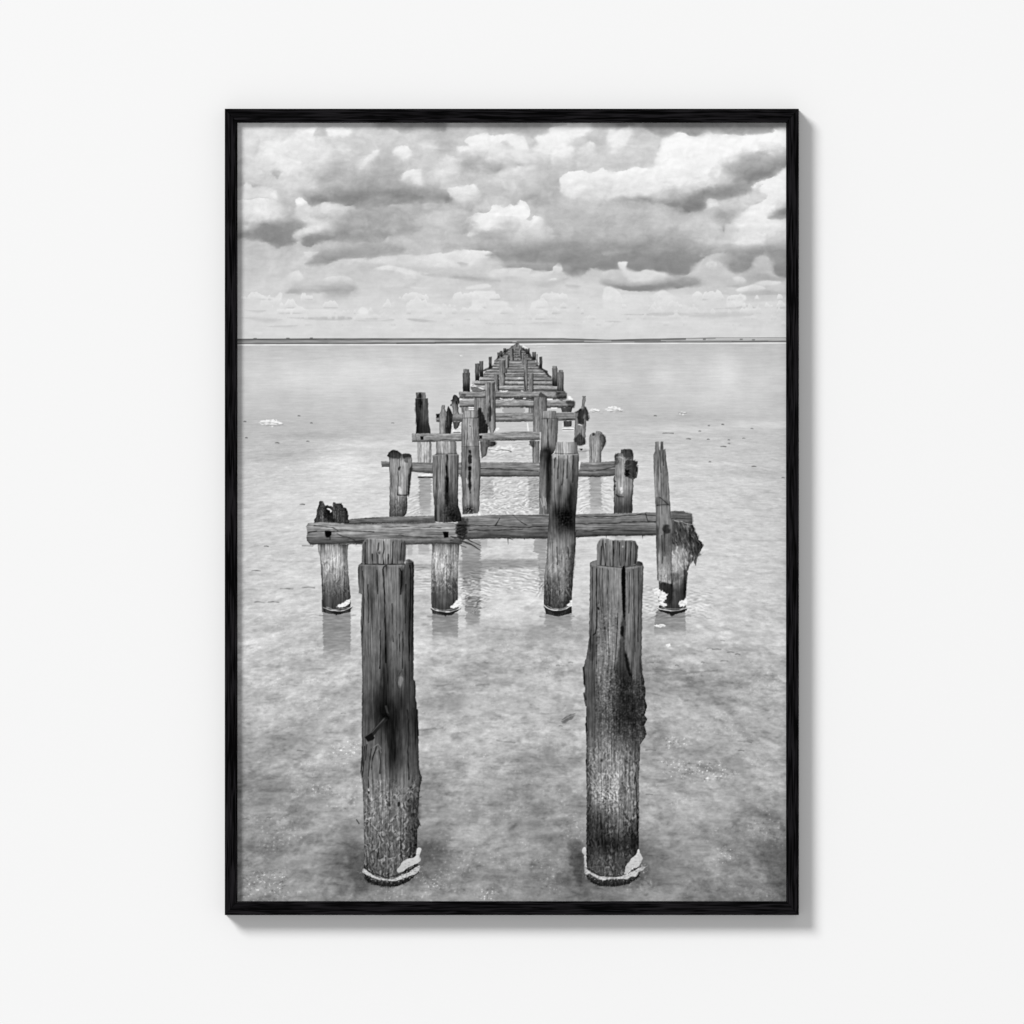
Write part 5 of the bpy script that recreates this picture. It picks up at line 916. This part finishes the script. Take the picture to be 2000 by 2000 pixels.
c = perlin(x / 4.2, y / 4.6, 271) + .4 * perlin(x / 2.2, y / 2.4, 272)
img[w] += mm * (38 * ss(.3, .8, c) - 34 * ss(.25, .8, -c))
w = window(P('P3', 150, 1480, 840, 1932) + P('P4', 150, 0, 840, 520), 0); x, y = GX[w], GY[w]      # rough rotten belt
mm = (ids[w] == nr) * ss(1300, 1345, y) * ss(1480, 1425, y) * ss(1150, 1185, x)
f = np.abs(perlin(x / 6 + .8 * perlin(x / 8, y / 8, 281), y / 7 + .8 * perlin(x / 8, y / 8, 282), 283)); f2 = perlin(x / 3.4, y / 3.8, 285); f3 = perlin(x / 8, y / 9, 287)
img[w] = img[w] * (1 - mm * .2 * ss(1165, 1215, x)) + mm * .8 * (10 * ss(.2, .02, f) + 30 * f2 + 26 * f3 + 26 * ss(.1, .6, f2 + .5 * f3) + 2)
for a in [(620, 1820, 140, 200, .5), (590, 1560, 50, 120, .7), (250, 1700, 60, 250, .75)]: stain(nr, 'P3', *a, seed=int(a[1]))
for a in [(640, 120, 150, 220, .52), (330, 120, 120, 160, .85), (440, 1440, 260, 130, .42), (300, 1250, 110, 160, .6), (220, 1150, 40, 320, .7), (690, 1420, 60, 140, .62), (580, 850, 30, 70, .6), (350, 570, 16, 18, .4), (604, 572, 18, 18, .4)]: stain(nr, 'P4', *a, seed=int(a[1]))
for a, wd in [((690, 600, 700, 680, 680, 800, 690, 860), 2.4), ((205, 700, 320, 870), 2), ((230, 800, 330, 900), 2)]: stroke('P4', a, wd, 176, .7, .9, 2.5)
w = window(P('P4', 200, 660, 740, 1120), 0); x, y = GX[w], GY[w]                     # bright scaly salt
e = np.exp(-(((x - 1186) / 24) ** 2 + ((y - 1552) / 27) ** 2)) + .55 * np.exp(-(((x - 1188) / 15) ** 2 + ((y - 1618) / 12) ** 2))
img[w] += (ids[w] == nr) * e * (46 * ss(.0, .55, perlin(x / 4.4 + .5 * perlin(x / 8, y / 8, 292), y / 3.6 + .5 * perlin(x / 8, y / 8, 294), 291)) + 16 - 40 * ss(.0, .5, -perlin(x / 4.4 + .5 * perlin(x / 8, y / 8, 292), y / 3.6 + .5 * perlin(x / 8, y / 8, 294), 291)))
crust('P4', (178, 1730, 192, 1700, 250, 1740, 320, 1778, 400, 1790, 560, 1782, 620, 1760, 690, 1720, 740, 1690, 795, 1686, 790, 1712, 735, 1740, 715, 1778, 660, 1782, 620, 1812, 480, 1808, 330, 1818, 270, 1790, 220, 1758, 184, 1756),
      (190, 1770, 260, 1800, 330, 1824, 480, 1816, 620, 1818, 720, 1786, 740, 1790, 640, 1850, 520, 1880, 340, 1884, 240, 1840), [(146, 1512, 164, 1484, 186, 1490, 184, 1560, 160, 1544), (164, 1570, 186, 1570, 196, 1690, 178, 1730, 164, 1640), (604, 1680, 660, 1600, 700, 1560, 736, 1500, 768, 1560, 776, 1610, 740, 1680, 680, 1710, 610, 1756, 588, 1752)])
stroke('P4', (196, 1692, 262, 1736, 340, 1778, 480, 1780), 1.8, 36, .8, .8, 2)
for a in [(185, 185, 195, 250), (188, 560, 192, 610)]: stroke('P4', a, 3, 30, .9, .9, 1)
for a in [(160, 1470, 166, 1560, 170, 1640), (166, 1740, 184, 1800)]: stroke('P3', a, 4, 30, .9, .9, 1.5)
# darker wet sand just round the feet
for cx, cy, rx, ry, k_ in [(765, 1718, 72, 17, 34), (1198, 1718, 76, 17, 36), (850, 1672, 40, 34, 22), (1130, 1690, 38, 40, 26), (1275, 1668, 36, 46, 24), (690, 1680, 34, 40, 18)]:
    e = np.exp(-(((GX - cx + 8 * perlin(GX / 30, GY / 18, 341)) / rx) ** 2 + ((GY - cy) / ry) ** 2) * 1.2) * (ids == 1)
    img -= k_ * e.astype(F)
# ================================================================ finish: lens softness, local contrast, film grain
img = np.clip(img, 4, 255)
img = img * .74 + blur(img, 1) * .26
img = img + .26 * (img - blur(img, 2)) + .08 * (img - blur(img, 12))
img += 1.3 * _rs.randn(CH, CW).astype(F)
img = np.clip(img, 5, 254)

# ================================================================================================ THE SCENE
S = 0.000466                                    # metres per photo pixel
D = 8.0                                         # camera distance
DEPTH, RECESS = 0.0166, 0.0052                  # frame depth, how far the print lies behind the frame's front
E_TOTAL = 1.134                                 # light falling on the wall, in units where albedo * E = picture value
scene = bpy.context.scene
col = scene.collection
def wx(px): return (px - 1000) * S
def wz(py): return (1000 - py) * S

def link(o, parent=None):
    col.objects.link(o)
    if parent: o.parent = parent
    return o

def mesh_obj(name, verts, faces, mat, parent=None):
    me = bpy.data.meshes.new(name); me.from_pydata(verts, [], faces); me.update()
    me.materials.append(mat)
    return link(bpy.data.objects.new(name, me), parent)

def new_mat(name):
    m = bpy.data.materials.new(name); m.use_nodes = True
    nt = m.node_tree; b = nt.nodes['Principled BSDF']
    return m, nt, b

# ---- materials
m_wall, nt, b = new_mat('wall_paint')
tc = nt.nodes.new('ShaderNodeTexCoord'); nz = nt.nodes.new('ShaderNodeTexNoise'); nz.inputs['Scale'].default_value = 420; nz.inputs['Detail'].default_value = 3
nt.links.new(tc.outputs['Object'], nz.inputs['Vector'])
mr = nt.nodes.new('ShaderNodeMapRange'); mr.inputs['To Min'].default_value = .815; mr.inputs['To Max'].default_value = .825
cb = nt.nodes.new('ShaderNodeCombineColor')
nt.links.new(nz.outputs['Fac'], mr.inputs['Value'])
for k_ in ('Red', 'Green', 'Blue'): nt.links.new(mr.outputs['Result'], cb.inputs[k_])
nt.links.new(cb.outputs['Color'], b.inputs['Base Color'])
b.inputs['Roughness'].default_value = 1; b.inputs['Specular IOR Level'].default_value = 0

m_wood, nt, b = new_mat('black_stained_wood')
tc = nt.nodes.new('ShaderNodeTexCoord'); oi = nt.nodes.new('ShaderNodeObjectInfo')
off = nt.nodes.new('ShaderNodeVectorMath'); off.operation = 'MULTIPLY_ADD'
rnd = nt.nodes.new('ShaderNodeCombineXYZ'); nt.links.new(oi.outputs['Random'], rnd.inputs['X']); nt.links.new(oi.outputs['Random'], rnd.inputs['Z'])
nt.links.new(rnd.outputs['Vector'], off.inputs[0]); off.inputs[1].default_value = (7, 0, 3); nt.links.new(tc.outputs['Object'], off.inputs[2])
def grain(sx_, sz_, detail, dist):
    mp = nt.nodes.new('ShaderNodeMapping'); mp.inputs['Scale'].default_value = (sx_, sz_, sz_)
    n = nt.nodes.new('ShaderNodeTexNoise'); n.inputs['Scale'].default_value = 1; n.inputs['Detail'].default_value = detail; n.inputs['Distortion'].default_value = dist
    nt.links.new(off.outputs['Vector'], mp.inputs['Vector']); nt.links.new(mp.outputs['Vector'], n.inputs['Vector'])
    return n
g1_, g2_ = grain(19, 560, 3, .9), grain(40, 1500, 2, .5)
mx = nt.nodes.new('ShaderNodeMath'); mx.operation = 'MULTIPLY_ADD'; mx.inputs[1].default_value = .5
nt.links.new(g2_.outputs['Fac'], mx.inputs[0]); nt.links.new(g1_.outputs['Fac'], mx.inputs[2])
rp_ = nt.nodes.new('ShaderNodeValToRGB')
rp_.color_ramp.elements[0].position = .68; rp_.color_ramp.elements[0].color = (.0008, .0008, .0009, 1)
rp_.color_ramp.elements[1].position = .86; rp_.color_ramp.elements[1].color = (.0112, .0104, .0118, 1)
nt.links.new(mx.outputs['Value'], rp_.inputs['Fac']); nt.links.new(rp_.outputs['Color'], b.inputs['Base Color'])
bp = nt.nodes.new('ShaderNodeBump'); bp.inputs['Strength'].default_value = .35; bp.inputs['Distance'].default_value = .0003
nt.links.new(mx.outputs['Value'], bp.inputs['Height']); nt.links.new(bp.outputs['Normal'], b.inputs['Normal'])
b.inputs['Roughness'].default_value = .8; b.inputs['Specular IOR Level'].default_value = .02

m_paper, nt, b = new_mat('matt_paper')
b.inputs['Base Color'].default_value = (.82, .82, .81, 1); b.inputs['Roughness'].default_value = 1; b.inputs['Specular IOR Level'].default_value = 0
m_board, nt, b = new_mat('brown_fibreboard')
nz = nt.nodes.new('ShaderNodeTexNoise'); nz.inputs['Scale'].default_value = 300
rp2 = nt.nodes.new('ShaderNodeValToRGB'); rp2.color_ramp.elements[0].color = (.16, .10, .06, 1); rp2.color_ramp.elements[1].color = (.26, .17, .10, 1)
nt.links.new(nz.outputs['Fac'], rp2.inputs['Fac']); nt.links.new(rp2.outputs['Color'], b.inputs['Base Color']); b.inputs['Roughness'].default_value = .9
m_ink, nt, b = new_mat('printed_ink')
at = nt.nodes.new('ShaderNodeAttribute'); at.attribute_name = 'ink'
nt.links.new(at.outputs['Color'], b.inputs['Base Color']); b.inputs['Roughness'].default_value = 1; b.inputs['Specular IOR Level'].default_value = 0

# ---- wall
wall = mesh_obj('wall', [(-9, 0, -5), (9, 0, -5), (9, 0, 5), (-9, 0, 5)], [(0, 1, 2, 3)], m_wall)
wall['kind'] = 'structure'

# ---- the framed print
OL, OR_, OT, OB = wx(439.0), wx(1560.2), wz(212.3), wz(1787.3)
IL, IR, IT, IB = wx(463.3), wx(1535.8), wz(239.2), wz(1760.8)
root = link(bpy.data.objects.new('framed_print', None)); root.location = (0, 0, OB); root.empty_display_size = .1
root['label'] = 'black wooden frame with a black and white print of a ruined timber pier'
root['category'] = 'framed picture'

def rail(cx, cz, rot, w_out, w_in, wid, gap=.00022, bev=.0003):
    """one mitred moulding: local x along its length, local z outwards, local y from the front (0) to the wall"""
    lip = .0022                                   # thickness of the front lip over the print's edge
    def ring(y, d, z0, z1, gap):                       # trapezoid at depth y, drawn in by d
        f = (w_out - w_in) / 2 / wid              # mitre slope
        out = []
        for z_ in (z0 + d, z1 - d):
            half = w_in / 2 + f * z_ - gap
            out += [(-half, y, z_), (half, y, z_)]
        a, b_, c, e = out
        return [a, b_, e, c]
    v = ring(0, bev, 0, wid, gap) + ring(bev * .3, bev * .3, 0, wid, gap) + ring(.0008, 0, 0, wid, .00001) + ring(DEPTH - .0004, 0, 0, wid, .00001)
    f_ = [(0, 1, 2, 3)]
    for k_ in range(3):
        for i in range(4):
            j = (i + 1) % 4
            f_.append((k_ * 4 + i, (k_ + 1) * 4 + i, (k_ + 1) * 4 + j, k_ * 4 + j))
    f_.append((12, 15, 14, 13))
    o = mesh_obj('frame_rail', v, f_, m_wood, root)
    o.location = (cx, -DEPTH, cz - OB); o.rotation_euler = (0, rot, 0)
    return o
Wd, Hd = OR_ - OL, OT - OB
mxx, mzz = (IL + IR) / 2, (IT + IB) / 2
rail(mxx, IT, 0, Wd, IR - IL, OT - IT)
rail(mxx, IB, math.pi, Wd, IR - IL, IB - OB)
rail(IR, mzz, math.pi / 2, Hd, IT - IB, OR_ - IR)
rail(IL, mzz, -math.pi / 2, Hd, IT - IB, IL - OL)

def slab(name, x0, x1, z0, z1, y0, y1, mat, parent):
    v = [(x, y, z - OB) for y in (y0, y1) for x, z in ((x0, z0), (x1, z0), (x1, z1), (x0, z1))]
    f_ = [(0, 1, 2, 3), (7, 6, 5, 4)] + [(i, i + 4, (i + 1) % 4 + 4, (i + 1) % 4) for i in range(4)]
    return mesh_obj(name, v, f_, mat, parent)
yp = -DEPTH + RECESS
e_ = .00004                                      # the sheet stops just short of the rails
slab('backing_board', IL + e_, IR - e_, IB + e_, IT - e_, yp + .0006, yp + .0036, m_board, root)
paper = slab('print', IL + e_, IR - e_, IB + e_, IT - e_, yp + .0002, yp + .0005, m_paper, root)
paper['label'] = 'black and white photograph of a ruined timber pier in shallow salt water'

lin = np.where(img / 255 <= .04045, img / 255 / 12.92, ((img / 255 + .055) / 1.055) ** 2.4) / E_TOTAL
c0, c1 = int(math.ceil((IL + e_) / S + 1000 - PX0 - .5)), int(math.floor((IR - e_) / S + 1000 - PX0 - .5))
r0, r1 = int(math.ceil(1000 - (IT - e_) / S - PY0 - .5)), int(math.floor(1000 - (IB + e_) / S - PY0 - .5))
cell_id = ids[r0:r1, c0:c1]
rr, cc = np.meshgrid(np.arange(r0, r1), np.arange(c0, c1), indexing='ij')
def components(mask):
    """connected cells of one printed piece, by spreading the smallest cell number"""
    lab = np.where(mask, np.arange(mask.size).reshape(mask.shape) + 1, 0); big = mask.size + 2
    while True:
        old = lab.copy()
        for ax in (0, 1):
            for rev in (False, True):
                a_ = np.flip(lab, ax) if rev else lab
                a_ = a_ if ax == 0 else a_.T
                m_ = a_ > 0
                for i in range(1, a_.shape[0]):
                    both = m_[i] & m_[i - 1]
                    a_[i] = np.where(both, np.minimum(a_[i], a_[i - 1]), a_[i])
        if (old == lab).all(): return lab
extra = []
for pid in range(2, len(PIECES)):                 # a timber crossed by a nearer one shows in several places: a piece each
    m_ = cell_id == pid
    if not m_.any(): continue
    ys_, xs_ = np.where(m_); sl = (slice(ys_.min(), ys_.max() + 1), slice(xs_.min(), xs_.max() + 1))
    lab = components(m_[sl]); names = [(v_, (lab == v_).sum()) for v_ in np.unique(lab) if v_]
    names.sort(key=lambda q: -q[1])
    for v_, n_ in names[1:]:
        view_ = cell_id[sl]
        if n_ < 60: view_[lab == v_] = 1 if pid != 2 else 0
        else:
            view_[lab == v_] = len(PIECES) + len(extra); extra.append(PIECES[pid])
PIECES += extra
flat_id = cell_id.ravel(); q00 = (rr * CW + cc).ravel()
for pid, piece in enumerate(PIECES):
    sel = q00[flat_id == pid]
    if len(sel) < 12: continue
    quads = np.stack([sel + CW, sel + CW + 1, sel + 1, sel], 1)
    uq, inv = np.unique(quads, return_inverse=True)
    name, label = piece if isinstance(piece, tuple) else (piece, None)
    pr, pc = uq // CW, uq % CW
    co = np.empty((len(uq), 3), F); co[:, 0] = (pc + PX0 + .5 - 1000) * S; co[:, 1] = yp; co[:, 2] = (1000 - (pr + PY0 + .5)) * S - OB
    me = bpy.data.meshes.new(name); n = len(sel)
    me.vertices.add(len(uq)); me.vertices.foreach_set('co', co.ravel())
    me.loops.add(4 * n); me.loops.foreach_set('vertex_index', inv.ravel().astype(np.int32))
    me.polygons.add(n); me.polygons.foreach_set('loop_start', np.arange(0, 4 * n, 4, dtype=np.int32))
    me.update(calc_edges=True)
    ca = me.color_attributes.new('ink', 'FLOAT_COLOR', 'POINT')
    v_ = lin[pr, pc]; rgba = np.ones((len(uq), 4), F); rgba[:, 0] = v_; rgba[:, 1] = v_; rgba[:, 2] = v_
    ca.data.foreach_set('color', rgba.ravel())
    me.materials.append(m_ink)
    o = link(bpy.data.objects.new(name, me), paper)
    if label: o['label'] = label

# ---- light: one large soft lamp high on the left, an added front fill, the room's even light from all round
ld = np.array([-1., -1., 1.]) / math.sqrt(3)
la = bpy.data.lights.new('soft_lamp', 'AREA'); la.shape = 'DISK'; la.size = 20; la.energy = 38200
lo = link(bpy.data.objects.new('soft_lamp', la)); lo.location = tuple(ld * 60)
from mathutils import Vector
lo.rotation_euler = (-Vector(ld)).to_track_quat('-Z', 'Y').to_euler()
fl = bpy.data.lights.new('front_fill', 'AREA'); fl.shape = 'DISK'; fl.size = 7; fl.energy = 6100      # added frontal fill lamp, lessens the ambient darkening round the frame
fo = link(bpy.data.objects.new('front_fill', fl)); fd = np.array([-.03, -1., .03]); fd = fd / np.linalg.norm(fd); fo.location = tuple(fd * 60)
fo.rotation_euler = (-Vector(fd)).to_track_quat('-Z', 'Y').to_euler()
w_ = bpy.data.worlds.new('World'); scene.world = w_; w_.use_nodes = True
bg = w_.node_tree.nodes['Background']; bg.inputs['Color'].default_value = (1, 1, 1, 1); bg.inputs['Strength'].default_value = .352

# ---- camera
cam = bpy.data.cameras.new('camera'); cam.sensor_width = 36; cam.lens = 36 * D / (2000 * S); cam.clip_end = 200
co_ = link(bpy.data.objects.new('camera', cam)); co_.location = (0, -DEPTH - D, 0); co_.rotation_euler = (math.pi / 2, 0, 0)
scene.camera = co_
scene.view_settings.view_transform = 'Standard'; scene.view_settings.look = 'None'
scene.view_settings.exposure = 0; scene.view_settings.gamma = 1; scene.view_settings.use_curve_mapping = False
scene.render.resolution_x = scene.render.resolution_y = 1024
